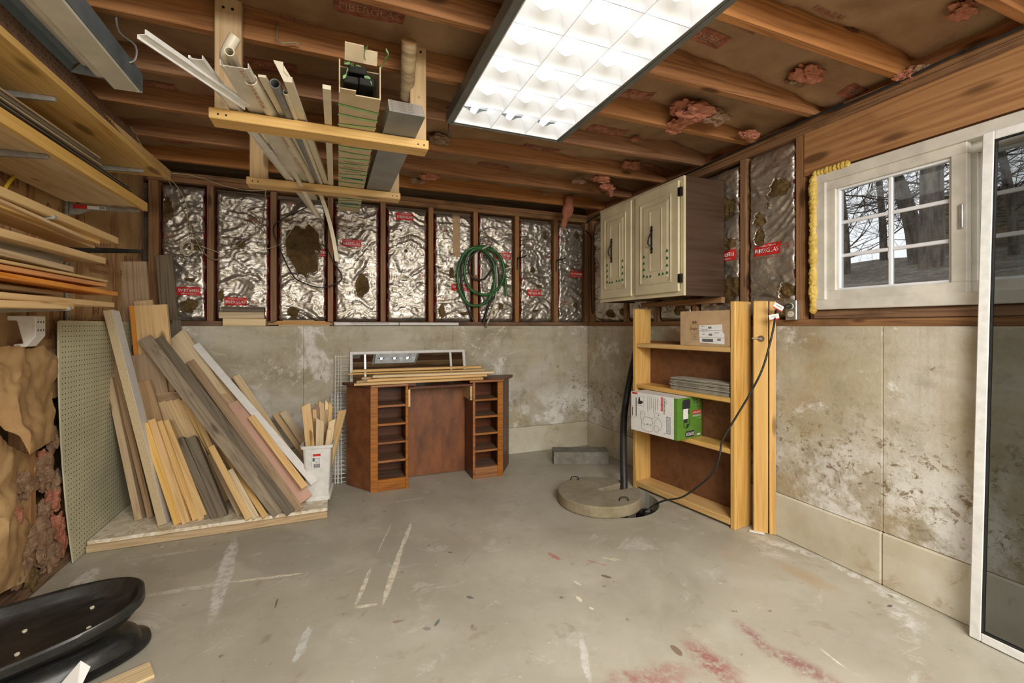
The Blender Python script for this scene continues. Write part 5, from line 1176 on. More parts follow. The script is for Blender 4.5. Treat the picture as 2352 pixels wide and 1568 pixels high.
for k, ((u, v), w_, m, lab) in enumerate(sc):
    top = on_y(u, v, bc.y + (-.075, .0, -.02, .05, .07, .10, .09, .03, -.02, .02, -.08, -.09, .08, -.06)[k]); inside = BM @ V((max(-.05, min(.05, (top.x - bc.x) * .45)), (top.y - bc.y) * .6, .16))
    o = board('wood_scrap', inside, top, w_, rn.uniform(.008, .02), (1, rn.uniform(-.5, .5), 0), M[m], lab, 'scrap wood', 'wood scraps in the bin', cut1=rn.choice((0, .02, -.02, .035)), center=True)
# ------------------------------------------------------------------ vanity desk
DT = thing('vanity_desk', 'dark stained kneehole desk with open shelves on both sides, missing drawers', 'desk', (.74, 3.5, 0))
xl0, xl1, xr0, xr1 = .240, .508, 1.005, 1.256; yf, yk = 3.335, 3.575; HZ = .775
def fb(x0, x1, y0, y1, z0, z1, n, m, bev=.0015): return MB().box(x0, x1, y0, y1, z0, z1).build(n, M[m], DT, bevel=bev)
def pedestal(x0, x1, outer):
    t = .018
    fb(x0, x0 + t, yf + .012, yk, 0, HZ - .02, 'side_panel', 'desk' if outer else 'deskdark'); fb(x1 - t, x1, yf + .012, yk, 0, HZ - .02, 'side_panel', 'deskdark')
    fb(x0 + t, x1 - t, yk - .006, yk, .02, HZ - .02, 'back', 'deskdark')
    # face frame
    sl, sr = (.052, .020) if outer else (.020, .045)
    fb(x0, x0 + sl, yf, yf + .020, 0, HZ - .02, 'stile', 'desk'); fb(x1 - sr, x1, yf, yf + .020, 0, HZ - .02, 'stile', 'desk')
    n = 5; zb = .085; ht = (HZ - .02 - zb) / n
    fb(x0 + sl, x1 - sr, yf + .003, yf + .020, .0, zb, 'plinth', 'desk')
    for k in range(n):
        z = zb + ht * k
        s = fb(x0 + t, x1 - t, yf + .020, yk - .006, z - .012, z, 'shelf', 'deskshelf')
        if k: fb(x0 + sl, x1 - sr, yf + .004, yf + .020, z - .014, z + .002, 'shelf_lip', 'desk')
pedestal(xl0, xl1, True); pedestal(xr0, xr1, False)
fb(xl1, xr0, yk - .008, yk, .005, HZ - .03, 'kneehole_back', 'deskback') if 'deskback' in M else None
t_ = NT('worn_desk_back'); o_ = t_.obj(); n_ = t_.noise(t_.mapping(o_, (3, 3, 1.2)), 3, 6, .7); c_ = t_.ramp(n_, [(.3, (.11, .04, .02)), (.55, (.24, .085, .03)), (.75, (.32, .12, .035))]); g_ = t_.step(t_.noise(o_, 9, 6, .75), .60, .68)
c_ = t_.mix(t_.math('MULTIPLY', g_, .4), c_, (.10, .13, .07)); M['deskback'] = t_.bsdf(c_, .45, 0, t_.bump(n_, .2, .003))
fb(xl1, xr0, yk - .008, yk, .005, HZ - .03, 'kneehole_back', 'deskback')
for (xa, ya, xb, yb_, nm) in ((.245, yf + .012, .085, 3.58, 'flared_side'), (1.255, yf + .012, 1.41, 3.60, 'flared_side')):
    board(nm, (xa, ya, .375), (xb, yb_, .375), HZ - .03, .008, (0, 0, 1), M['deskback' if xa < 1 else 'deskdark'], parent=DT)
# top: two pedestal tops and a lowered centre
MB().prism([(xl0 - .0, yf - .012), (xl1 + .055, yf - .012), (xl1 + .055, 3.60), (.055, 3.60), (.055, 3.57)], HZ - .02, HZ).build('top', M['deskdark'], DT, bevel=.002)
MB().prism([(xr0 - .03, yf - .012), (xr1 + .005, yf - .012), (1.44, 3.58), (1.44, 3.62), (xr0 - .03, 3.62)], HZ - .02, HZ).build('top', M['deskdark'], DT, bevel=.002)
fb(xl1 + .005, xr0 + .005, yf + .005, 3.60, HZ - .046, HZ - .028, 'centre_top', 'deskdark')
for (x0, x1, y1_, dz) in ((xl1 + .001, xl1 + .017, yf + .09, .13), (xr0 - .018, xr0 - .001, yf + .30, .11)): fb(x0, x1, yf + .012, y1_, HZ - .047 - dz, HZ - .047, 'drawer_runner', 'pine')
fb(xl0 + .004, xl1 - .004, yf - .0135, yf - .0122, HZ - .017, HZ - .003, 'top_edge', 'desk'); fb(xr0 - .026, xr1, yf - .0135, yf - .0122, HZ - .017, HZ - .003, 'top_edge', 'desk')
# boards lying on the desk
DG = 'boards lying on the desk'
def onx(u, y): return on_y(u, 860, y).x
DB = [(812, 1107, 3.36, 3.37, .075, .017, 0, 'pine_y', 'lowest front yellow board on the desk'), (842, 1116, 3.40, 3.42, .07, .017, 1, 'pine', 'second front board up on the desk, light'), (855, 1131, 3.48, 3.44, .09, .018, 2, 'pale', 'pale thick board on top of the front pair on the desk'),
      (818, 1090, 3.52, 3.50, .08, .017, 0, 'tan', 'tan board beneath the rear of the pile on the desk'), (800, 1112, 3.58, 3.52, .05, .010, 3, 'pine_y', 'thin yellow strip sticking out left across the pile on the desk'), (808, 1103, 3.56, 3.54, .05, .018, 4, 'pine_y', 'highest yellow board of the pile on the desk'), (830, 1120, 3.56, 3.50, .06, .016, 1, 'pine', 'light board hidden in the middle of the pile on the desk')]
for (u0, u1, ya, yb_, w_, th, lv, m, lab) in DB:
    zz = HZ + .001 + .0185 * lv + th
    p0, p1 = V((onx(u0, ya), ya, zz)), V((onx(u1, yb_), yb_, zz)); o = board('desk_board', p0, p1, w_, th, (0, 1, 0), M[m], lab, 'board', DG, center=False, cut0=.10 if lv < 2 else .02)
# ------------------------------------------------------------------ storm window leaning behind the desk, wire shelves
def SWP(x, h, d=0): a = R(15); return V((x, 3.592 + h * math.sin(a) - d * math.cos(a), .004 + h * math.cos(a) + d * math.sin(a)))
SW = thing('storm_window', 'grey-glazed storm window in a white frame leaning behind the desk', 'window panel', (.7, 3.7, 0)); swt = 1.015
yT = SWP(0, swt).y; xa, xb = on_y(803, 786, yT).x, on_y(1066, 784, yT).x; xm1, xm2 = on_y(838, 790, yT).x, on_y(1033, 788, yT).x
def swbar(x0, x1, h0, h1, n, m, par, d=.02): return MB().hexa([SWP(x0, h0, 0), SWP(x1, h0, 0), SWP(x1, h0, d), SWP(x0, h0, d), SWP(x0, h1, 0), SWP(x1, h1, 0), SWP(x1, h1, d), SWP(x0, h1, d)]).build(n, M[m], par, bevel=.002)
swbar(xa, xa + .022, 0, swt, 'frame', 'whitem', SW); swbar(xb - .022, xb, 0, swt, 'frame', 'whitem', SW); swbar(xa + .022, xb - .022, swt - .022, swt, 'frame', 'whitem', SW); swbar(xa + .022, xb - .022, 0, .022, 'frame', 'whitem', SW)
swbar(xm1 - .009, xm1 + .009, .022, swt - .022, 'mullion', 'zinc', SW, .016); swbar(xm2 - .009, xm2 + .009, .022, swt - .022, 'mullion', 'whitem', SW, .016)
for (x0, x1) in ((xa + .022, xm1 - .009), (xm1 + .009, xm2 - .009), (xm2 + .009, xb - .022)):
    MB().hexa([SWP(x0, .022, .008), SWP(x1, .022, .008), SWP(x1, .022, .011), SWP(x0, .022, .011), SWP(x0, swt - .022, .008), SWP(x1, swt - .022, .008), SWP(x1, swt - .022, .011), SWP(x0, swt - .022, .011)]).build('glass_pane', M['tint'], SW)
def wire_shelf(x0, x1, y, h, label, nr, tilt=.03):
    T = thing('wire_shelf', label, 'wire shelf', ((x0 + x1) / 2, 3.6, 0))
    def P(x, z): return SWP(x, z + .004, y)
    for dx in (0, .022, .042): MB().tube([P(x0 + dx, 0), P(x0 + dx, h)], .0032, 6).build('long_wire', M['whitem'], T, smooth=True)
    if x1 - x0 > .1:
        for dx in (0, .02, .04): MB().tube([P(x1 - dx, 0), P(x1 - dx, h)], .0032, 6).build('long_wire', M['whitem'], T, smooth=True)
    for k in range(nr):
        z = .01 + (h - .02) * k / (nr - 1); MB().tube([P(x0, z) + V((0, .004, 0)), P(x1, z) + V((0, .004, 0))], .0018, 5).build('cross_wire', M['whitem'], T)
    return T
wire_shelf(on_y(770, 900, 3.70).x, on_y(877, 900, 3.70).x, -.010, .99, 'white wire shelf standing on end beside the desk', 34, .004)
wire_shelf(on_y(762, 900, 3.78).x, on_y(790, 900, 3.78).x, -.022, .68, 'shorter white wire shelf standing behind the bin', 22, .01)
# ------------------------------------------------------------------ things on the ledge of the back wall
LED = CT + .0015; yl = YBC + .005
def lb(u0, u1, v0, v1, d, mat, lab, off=0.): 
    a = on_y(u0, v0, yl + off); b = on_y(u1, v1, yl + off); return a, b
def ledge_block(u0, u1, z0, z1, mat, lab, off=0., dp=.075):
    x0, x1 = on_y(u0, 740, yl + off).x, on_y(u1, 740, yl + off).x; zc = (z0 + z1) / 2
    return board('timber_block', (x0, yl + off, zc), (x1, yl + off, zc), z1 - z0, dp, (0, 0, 1), M[mat], lab, 'timber block', 'blocks on the back ledge', bev=.003)
ledge_block(511, 610, LED, LED + .055, 'pale', 'lowest light timber block on the back ledge'); ledge_block(502, 606, LED + .056, LED + .104, 'pale', 'middle timber block on the back ledge, overhanging left'); ledge_block(508, 607, LED + .105, LED + .145, 'dgrey', 'dark topmost timber block on the back ledge', .015)
for k, (u0, u1, z, m, lab) in enumerate(((640, 757, 0, 'pale', 'lowest pale shim of the pile on the back ledge'), (615, 762, .010, 'pine_y', 'longest yellow shim of the pile on the back ledge'), (630, 758, .020, 'orange', 'orange shim in the middle of the pile on the back ledge'), (636, 748, .030, 'pine_y', 'yellow shim near the top of the pile on the back ledge'), (650, 722, .039, 'tan', 'short topmost shim of the pile on the back ledge'))):
    x0, x1 = on_y(u0, 740, yl).x, on_y(u1, 740, yl).x; zz = LED + z + .004 * 1
    board('shim', (x0, yl + .004 * (k % 2), zz), (x1, yl + .004 * (k % 2), zz), .008, .06, (0, 0, 1), M[m], lab, 'wood shim', 'shims on the back ledge', bev=.001)
x0, x1 = on_y(768, 740, yl).x, on_y(1054, 740, yl).x
pp = thing('plastic_pipe', 'thin white plastic pipe with a coupling, lying along the back ledge', 'pipe', ((x0 + x1) / 2, yl + .02, LED)); zc = LED + .0165
MB().pipe((x0, yl + .02, zc), (x1, yl + .02, zc), .0135, .010).build('tube', M['white'], pp, smooth=True); xc = on_y(917, 740, yl).x; MB().pipe((x0 + .0, yl + .02, zc), (x0 + .12, yl + .02, zc), .0155, .0135).build('coupling', M['white'], pp, smooth=True); MB().pipe((xc - .003, yl + .02, zc), (xc + .003, yl + .02, zc), .0142, .0134).build('joint_ring', M['inkbrown'], pp)
tb = MB(); text_on(tb, 'PVC CHARLOTTE PIPE 1/2 IN SCHEDULE 40 ASTM D1785', ((x0 + xc) / 2, yl + .006, zc + .004), (1, 0, 0), (0, .3, 1), .34, .008); tb.build('pipe_lettering', M['ink'], pp, recalc=False)
# ------------------------------------------------------------------ hoses on a bracket
hx = on_y(1093, 600, YB).x; yh = YB - .055
hk = thing('hose_bracket', 'small white shelf bracket nailed to a stud, holding the hoses', 'bracket', (hx, YB, on_y(1093, 630, YB).z))
bt, bb2 = on_y(1095, 578, yh), on_y(1096, 630, yh)
MB().hexa([V((hx - .010, YB - .006, bb2.z)), V((hx + .010, YB - .006, bb2.z)), V((hx + .010, YB - .001, bb2.z)), V((hx - .010, YB - .001, bb2.z)), V((hx - .013, YB - .006, bt.z + .01)), V((hx + .013, YB - .006, bt.z + .01)), V((hx + .013, YB - .001, bt.z + .01)), V((hx - .013, YB - .001, bt.z + .01))]).build('upright_leg', M['white'], hk, bevel=.001)
MB().hexa([V((hx - .012, YB - .006, bt.z)), V((hx + .012, YB - .006, bt.z)), V((hx + .035 + .05, YB - .13, bt.z + .045)), V((hx + .02 + .05, YB - .13, bt.z + .045)), V((hx - .012, YB - .006, bt.z + .006)), V((hx + .012, YB - .006, bt.z + .006)), V((hx + .035 + .05, YB - .13, bt.z + .051)), V((hx + .02 + .05, YB - .13, bt.z + .051))]).build('arm', M['white'], hk)
def hose(name, lab, pts, r, mat, cat='hose', ends=None):
    sp = spline([on_y(u, v, y) for u, v, y in pts], 8); T = thing(name, lab, cat, sp[-1], group='hoses on the back wall bracket')
    MB().tube(sp, r, 10).build('tube', M[mat], T, smooth=True)
    if ends: d = (sp[-1] - sp[-2]).normalized(); MB().tube([sp[-1] - d * .01, sp[-1] + d * .035], r * 1.35, 10).build('coupling', M['zinc'], T)
    return T
yy = YB - .045
hose('garden_hose', 'thick green garden hose coiled on the back wall', [(1163, 680, yy), (1160, 640, yy), (1150, 595, yy), (1125, 570, yy), (1097, 566, yy - .02), (1068, 580, yy), (1052, 620, yy), (1054, 660, yy), (1072, 694, yy), (1095, 702, yy), (1120, 690, yy), (1136, 655, yy), (1134, 605, yy), (1115, 578, yy - .01), (1092, 572, yy - .03), (1073, 590, yy - .01), (1067, 625, yy - .01), (1078, 660, yy - .01), (1105, 676, yy - .01), (1132, 672, yy - .01), (1152, 650, yy - .01), (1158, 618, yy - .01), (1146, 585, yy - .01), (1118, 569, yy - .02), (1090, 569, yy - .03)], .0130, 'greenhose')
hose('black_hose', 'black rubber hose coiled inside the green garden hose', [(1088, 738, yy + .01), (1072, 700, yy + .02), (1060, 650, yy + .02), (1060, 610, yy + .02), (1075, 582, yy + .01), (1098, 574, yy - .01), (1128, 590, yy + .01), (1145, 630, yy + .02), (1142, 670, yy + .02), (1122, 700, yy + .02), (1110, 740, yy + .01), (1126, 690, yy), (1138, 640, yy), (1125, 600, yy), (1104, 574, yy - .02), (1082, 590, yy), (1076, 620, yy), (1090, 640, yy), (1112, 640, yy), (1130, 618, yy)], .0095, 'rubber', ends=False)
hose('washer_hose', 'cream hose with a metal coupling dangling below the green hose', [(1139, 610, yy + .012), (1142, 650, yy + .012), (1137, 690, yy + .005), (1127, 722, yy - .01), (1118, 745, yy - .04)], .008, 'whitehose', ends=True)
for (u, v, lab) in ((1188, 600, 'dark hook in the stud right of the hoses'), (1277, 605, 'dark hook in the last bare stud of the back wall')):
    p = on_y(u, v, YB); mb = MB(); mb.tube(spline([p + V((0, -.004, -.08)), p + V((0, -.008, 0)), p + V((0, -.02, .03)), p + V((.03, -.05, .035)), p + V((.07, -.06, .055))], 5), .006, 8); tag(mb.build('wall_hook', M['dark'], None, smooth=True), lab, 'hook', 'dark wall hooks')
# cables hanging over the foil
tag(MB().tube(spline([on_y(300, 290, 2.9), on_y(335, 350, 3.0), on_y(362, 372, 3.1), on_y(395, 430, 3.5), on_y(430, 500, 3.85), on_y(460, 570, 3.9), on_y(492, 596, 3.9), on_y(520, 584, 3.9), on_y(560, 552, 3.9), on_y(598, 525, 3.9), on_y(606, 480, 3.9), on_y(610, 435, 3.9), on_y(606, 410, 3.8)], 8), .0045, 8).build('power_cable', M['cord'], None, smooth=True), 'dusty brown cable sagging from the topmost shelf across the first foil panels', 'cable')
tag(MB().tube(spline([on_y(722, 465, 3.88), on_y(700, 478, 3.88), on_y(640, 508, 3.88), on_y(628, 530, 3.87), on_y(640, 565, 3.88), on_y(668, 625, 3.88), on_y(690, 646, 3.88), on_y(740, 660, 3.87), on_y(785, 640, 3.87), on_y(765, 600, 3.88), on_y(750, 560, 3.88), on_y(752, 510, 3.88), on_y(740, 450, 3.88), on_y(725, 440, 3.8)], 8), .0048, 8).build('black_cable', M['rubber'], None, smooth=True), 'black cable looping across the big tear in the foil', 'cable')
def coil(c, r, n, seed):
    rn = random.Random(seed); pts = []
    for k in range(n * 10): a = k * .628; rr_ = r * (1 + .2 * math.sin(k * .37)); pts.append(c + V((rr_ * math.cos(a) * .8, -.005 * (k / 10) * .5 + .004 * math.sin(k), rr_ * math.sin(a) * 1.2)))
    return pts
c_ = on_y(430, 570, 3.90)
tag(MB().tube(spline([on_y(360, 396, 3.6), on_y(400, 420, 3.75), on_y(428, 470, 3.88), on_y(430, 530, 3.90)], 6) + coil(c_, .042, 6, 1) + spline([on_y(445, 560, 3.9), on_y(490, 575, 3.9), on_y(540, 592, 3.9), on_y(600, 575, 3.9), on_y(650, 555, 3.9), on_y(690, 490, 3.88)], 6), .0022, 6).build('thin_cord', M['whitehose'], None, smooth=True), 'thin cream cord with a small coil hanging on the first foil panel', 'cord')
tag(MB().tube(spline([on_y(395, 398, 3.4), on_y(450, 405, 3.6), on_y(520, 428, 3.85), on_y(580, 438, 3.86), on_y(640, 432, 3.86)], 6), .002, 6).build('thin_cord', M['whitehose'], None, smooth=True), 'thin cream cord strung under the top plate of the back wall', 'cord')
# ------------------------------------------------------------------ black plastic trays on the floor at the lower left
def tray(name, lab, c, L, Wd, ang, z, depth, flip, tilt, rivets):
    T = bpy.data.objects.new(name, None); C.objects.link(T)
    W = Matrix.Translation(c) @ Matrix.Rotation(R(ang), 4, 'Z') @ Matrix.Rotation(R(tilt[0]), 4, 'X') @ Matrix.Rotation(R(tilt[1]), 4, 'Y'); T.matrix_world = W; ROOTM[T.name] = W
    tag(T, lab, 'tray', 'black plastic trays'); n = 64
    def ring(s, zz, rim=0):
        out = []
        for k in range(n):
            a = 2 * math.pi * k / n; ca, sa = math.cos(a), math.sin(a); e = 2 / 2.7
            x = L / 2 * math.copysign(abs(ca) ** e, ca); y = Wd / 2 * math.copysign(abs(sa) ** e, sa); y *= 1 - .18 * (x / (L / 2))
            r = math.hypot(x, y); out.append(W @ V((x - x / r * s, y - y / r * s, zz)))
        return out
    sgn = -1 if flip else 1
    prof = [(.0, -.030), (-.004, -.028), (-.004, -.002), (.002, .004), (.010, .004), (.016, 0), (.026, -depth * .6), (.05, -depth), (.11, -depth - .003)]
    if flip: prof = [(0, .0), (-.004, .002), (-.004, .010), (.010, .016), (.022, .020), (.034, depth * .6), (.06, depth * .92), (.10, depth)]
    rings = [ring(s, zz) for s, zz in prof]; mb = MB(); vs = [p for r_ in rings for p in r_]; m = len(rings)
    fs = [(j * n + k, j * n + (k + 1) % n, (j + 1) * n + (k + 1) % n, (j + 1) * n + k) for j in range(m - 1) for k in range(n)] + [tuple(range((m - 1) * n, m * n))]
    mb.add(vs, fs); o = mb.build('shell', M['blackp'], T, smooth=True)
    if not flip:
        mb = MB(); r0 = ring(.0, -.028); r1 = ring(.03, -depth - .02); r2 = ring(.10, -depth - .035); mb.add(r0 + r1 + r2, [(j * n + k, j * n + (k + 1) % n, (j + 1) * n + (k + 1) % n, (j + 1) * n + k) for j in range(2) for k in range(n)] + [tuple(range(2 * n, 3 * n))]); mb.build('underside', M['blackp'], T, smooth=True)
    for (x, y) in rivets: MB().tube([W @ V((x, y, -depth - .003)), W @ V((x, y, -depth + .001))], .0065, 12).build('rivet', M['ivory'], T)
    return T
M['blackp'] = None
t_ = NT('scuffed_black_plastic'); o_ = t_.obj(); n_ = t_.noise(t_.mapping(o_, (3, 10, 3)), 3, 7, .75, .5); M['blackp'] = t_.bsdf(t_.ramp(n_, [(.45, (.012, .012, .011)), (.62, (.022, .022, .020)), (.75, (.075, .07, .05))]), t_.math('ADD', t_.math('MULTIPLY', n_, .35), .16), 0, t_.bump(t_.noise(o_, 12, 5), .08, .004))
tray('plastic_tray', 'lower black plastic tray lying upside down on the floor', V((-.935, 1.985, .012)), .60, .33, 24, 0, .075, True, (0, 0), [])
tray('plastic_tray', 'upper black plastic tray with light rivets, resting tilted on the other', V((-.955, 1.985, .190)), .60, .33, 17, 0, .045, False, (9, -5), [(x, y) for x in (-.16, -.02, .15) for y in (-.055, .055)])
q = [on_z(135, 1575, .06), on_z(185, 1517, .13), on_z(208, 1531, .10), on_z(175, 1600, .03)]; nv = (q[1] - q[0]).cross(q[2] - q[0]).normalized() * .0012
tag(MB().hexa(q + [p + nv for p in q]).build('paper_sheet', M['paper'], None), 'white folded paper sheet against the lower black tray', 'paper')
a = on_z(300, 1566, .0); board('flat_offcut', a + V((-.14, -.06, .013)), a + V((.05, .03, .013)), .09, .012, (-.5, 1, 0), M['pale'], 'pale flat wood offcut on the floor at the bottom edge', 'offcut')
# ------------------------------------------------------------------ flat print on a face
class Face:
    def __init__(s, org, X, Y, parent): s.o, s.X, s.Y = V(org), V(X).normalized(), V(Y).normalized(); s.N = s.X.cross(s.Y); s.p = parent; s.l = .0006
    def at(s, a, b, k=1.): return s.o + s.X * a + s.Y * b + s.N * (s.l * k)
    def rect(s, a0, a1, b0, b1, mat, name='print', k=1.): return MB().add([s.at(a0, b0, k), s.at(a1, b0, k), s.at(a1, b1, k), s.at(a0, b1, k)], [(0, 1, 2, 3)]).build(name, M[mat], s.p, recalc=False)
    def poly(s, pts, mat, name='print', k=1.): return MB().add([s.at(a, b, k) for a, b in pts], [tuple(range(len(pts)))]).build(name, M[mat], s.p, recalc=False)
    def line(s, pts, w, mat, name='print_line', k=2.):
        mb = MB(); P = [V((a, b)) for a, b in pts]; L = []
        for i, p in enumerate(P):
            d = (P[min(i + 1, len(P) - 1)] - P[max(i - 1, 0)]).normalized(); n = V((-d.y, d.x)); L += [p + n * w / 2, p - n * w / 2]
        mb.add([s.at(q.x, q.y, k) for q in L], [(2 * i, 2 * i + 1, 2 * i + 3, 2 * i + 2) for i in range(len(P) - 1)]); return mb.build(name, M[mat], s.p, recalc=False)
    def text(s, t, a, b, w, h, mat, rot=0, k=3.):
        c, n = math.cos(R(rot)), math.sin(R(rot)); mb = MB(); text_on(mb, t, s.at(a, b, k), s.X * c + s.Y * n, s.Y * c - s.X * n, w, h); return mb.build('lettering', M[mat], s.p, recalc=False)
def circ(a, b, ra, rb, n=20, a0=0, a1=360): return [(a + ra * math.cos(R(a0 + (a1 - a0) * k / n)), b + rb * math.sin(R(a0 + (a1 - a0) * k / n))) for k in range(n + 1)]
# ------------------------------------------------------------------ wall cabinet
CX = 2.05; cy0, cy1 = on_x(1570, 500, CX).y, on_x(1378, 500, CX).y; cz0, cz1 = on_x(1570, 678, CX).z, on_x(1570, 402, CX).z
CB_ = thing('wall_cabinet', 'cream two-door cabinet with brown sides and green leaf stencils hung on the right wall', 'cabinet', (2.22, (cy0 + cy1) / 2, cz0))
xb = XR - .012
MB().box(CX + .020, xb, cy0, cy0 + .016, cz0, cz1).build('side', M['cabside'], CB_); MB().box(CX + .020, xb, cy1 - .016, cy1, cz0, cz1).build('side', M['cabside'], CB_)
MB().box(CX + .020, xb, cy0 + .016, cy1 - .016, cz0 + .01, cz0 + .026).build('bottom', M['cabside'], CB_); MB().box(CX + .020, xb, cy0 + .016, cy1 - .016, cz1 - .02, cz1 - .004).build('top', M['cabside'], CB_); MB().box(xb - .006, xb, cy0 + .016, cy1 - .016, cz0 + .026, cz1 - .02).build('back', M['cabside'], CB_)
def uy(u): return on_x(u, 500, CX).y
d1, d2 = (uy(1562), uy(1463)), (uy(1453), uy(1383)); mb = MB(); fz0, fz1 = cz0, cz1
mb.box(CX + .002, CX + .02, cy0, cy1, fz0, fz0 + .045).box(CX + .002, CX + .02, cy0, cy1, fz1 - .035, fz1).box(CX + .002, CX + .02, cy0, cy0 + .03, fz0 + .045, fz1 - .035).box(CX + .002, CX + .02, cy1 - .03, cy1, fz0 + .045, fz1 - .035).box(CX + .002, CX + .02, (d1[1] + d2[0]) / 2 - .025, (d1[1] + d2[0]) / 2 + .025, fz0 + .045, fz1 - .035)
mb.build('face_frame', M['cream'], CB_, bevel=.001)
def leaf(F, a, b, r):
    for (da, db) in ((-.5, 0), (.5, .1), (0, .75)): F.poly(circ(a + da * r, b + db * r, r * .55, r * .62, 9), 'leafgreen', 'leaf_stencil')
    F.line([(a, b), (a + r * .1, b - r)], r * .22, 'leafgreen', 'leaf_stencil')
def door(ya, yb, hy):
    z0, z1 = cz0 + .028, cz1 - .022; D = MB().box(CX - .016, CX + .0015, ya, yb, z0, z1).build('door', M['cream'], CB_, bevel=.004, segs=2)
    w = .060 if yb - ya > .35 else .045
    def frame(y0, y1, za, zb, t, d, nm):
        m = MB(); xa, xc = CX - .016 - d, CX - .0155
        for q in ((y0, y1, za, za + t), (y0, y1, zb - t, zb), (y0, y0 + t, za + t, zb - t), (y1 - t, y1, za + t, zb - t)): m.box(xa, xc, *q)
        return m.build(nm, M['cream'], D, bevel=.0025)
    frame(ya + w, yb - w, z0 + .065, z1 - .07, .012, .006, 'raised_moulding')
    MB().hexa([V((CX - .0155, ya + w + .022, z0 + .09)), V((CX - .0155, yb - w - .022, z0 + .09)), V((CX - .0155, yb - w - .022, z1 - .095)), V((CX - .0155, ya + w + .022, z1 - .095)), V((CX - .0215, ya + w + .04, z0 + .108)), V((CX - .0215, yb - w - .04, z0 + .108)), V((CX - .0215, yb - w - .04, z1 - .113)), V((CX - .0215, ya + w + .04, z1 - .113))]).build('raised_panel', M['cream'], D)
    ym = (ya + yb) / 2; xx = CX - .0215
    m = MB(); t = .006; y0_, y1_ = ym - .075, ym + .05; za, zb = z0 + .15, z1 - .14
    for q in ((y0_, y1_, za, za + t), (y0_, y1_, zb - t, zb), (y0_, y0_ + t, za + t, zb - t), (y1_ - t, y1_, za + t, zb - t)): m.box(xx - .004, xx + .001, *q)
    m.build('inner_moulding', M['cream'], D, bevel=.0015)
    hz = (za + zb) / 2 + .01; hp = []
    for zz, ww in ((-.095, .001), (-.085, .012), (-.078, .004), (-.065, .012), (-.05, .006), (.05, .006), (.065, .012), (.078, .004), (.085, .012), (.095, .001)): hp.append((ww, zz))
    outline = [(hy + a, hz + b) for a, b in hp] + [(hy - a, hz + b) for a, b in hp[::-1]]
    h = MB().prism(outline, 0, .005, Matrix(((0, 0, -1, xx - .004), (1, 0, 0, 0), (0, 1, 0, 0), (0, 0, 0, 1)))).build('handle', M['dark'], D, bevel=.001)
    MB().tube(spline([(xx - .006, hy, hz + .05), (xx - .02, hy, hz + .03), (xx - .03, hy + .004, hz), (xx - .026, hy + .012, hz - .03), (xx - .016, hy + .006, hz - .04), (xx - .007, hy, hz - .045)], 6), .005, 8).build('handle_grip', M['dark'], h, smooth=True)
    F = Face((CX - .0160, yb, z0), (0, -1, 0), (0, 0, 1), D); F.l = .0064; Wd = yb - ya
    for k in range(4): leaf(F, w + .045, .125 + .045 * k, .011); leaf(F, Wd - w - .035, .125 + .048 * k, .011)
    for k in range(2): leaf(F, w + .045 + .035 * (k + 1), .118, .010); leaf(F, Wd - w - .04 - .035 * (k + 1), .122, .010)
    return D
D1 = door(d1[0], d1[1], uy(1504)); D2 = door(d2[0], d2[1], uy(1411))
for z in (cz0 + .11, cz1 - .10): MB().box(CX - .018, CX + .0, cy0 + .004, d1[0] + .004, z - .028, z + .028).build('hinge', M['dark'], CB_, bevel=.002)
board('ledger_board', (XR - .03, cy0 + .0, cz0 - .022), (XR - .03, cy1 - .12, cz0 - .022), .04, .03, (0, 0, 1), M['header'], parent=wall_right)
# ------------------------------------------------------------------ pine bookcase leaning along the right wall
AN = math.atan2(.1437, .9896); BO = V((2.180, 1.93, 0)); A_ = V((-.1437, .9896, 0)); B_ = V((.9896, .1437, 0)); BL = .815; BD = .158; BH = 1.335
BK = thing('bookcase', 'open pine bookcase with four shelves and a hardboard back, standing along the right wall', 'bookcase', BO + A_ * BL / 2 + B_ * BD / 2)
def bk(s0, s1, b0, b1, z0, z1, nm, m, par=None, bev=.004):
    vs = [BO + A_ * s + B_ * b + V((0, 0, z)) for z in (z0, z1) for s, b in ((s0, b0), (s1, b0), (s1, b1), (s0, b1))]
    if nm in ('shelf', 'bottom_rail'): return board(nm, BO + A_ * s0 + B_ * b0 + V((0, 0, (z0 + z1) / 2)), BO + A_ * s1 + B_ * b0 + V((0, 0, (z0 + z1) / 2)), z1 - z0, b1 - b0, (0, 0, 1), M[m], parent=BK, bev=bev)
    if nm == 'upright': c = (s0 + s1) / 2; return board(nm, BO + A_ * c + B_ * b0 + V((0, 0, z0)), BO + A_ * c + B_ * b0 + V((0, 0, z1)), s1 - s0, b1 - b0, A_, M[m], parent=BK, bev=bev)
    return MB().hexa(vs).build(nm, M[m], BK)
bk(0, .032, 0, BD, 0, BH + .01, 'upright', 'casew'); bk(BL - .032, BL, 0, BD, 0, BH - .01, 'upright', 'casew')
for z in (1.072, .772, .468): bk(.032, BL - .032, .004, BD - .008, z - .030, z, 'shelf', 'casew')
bk(.032, BL - .032, .002, BD - .008, .018, .058, 'bottom_rail', 'casew')
bk(.0321, BL - .0321, BD - .008, BD - .002, .02, 1.09, 'back_panel', 'backpanel')
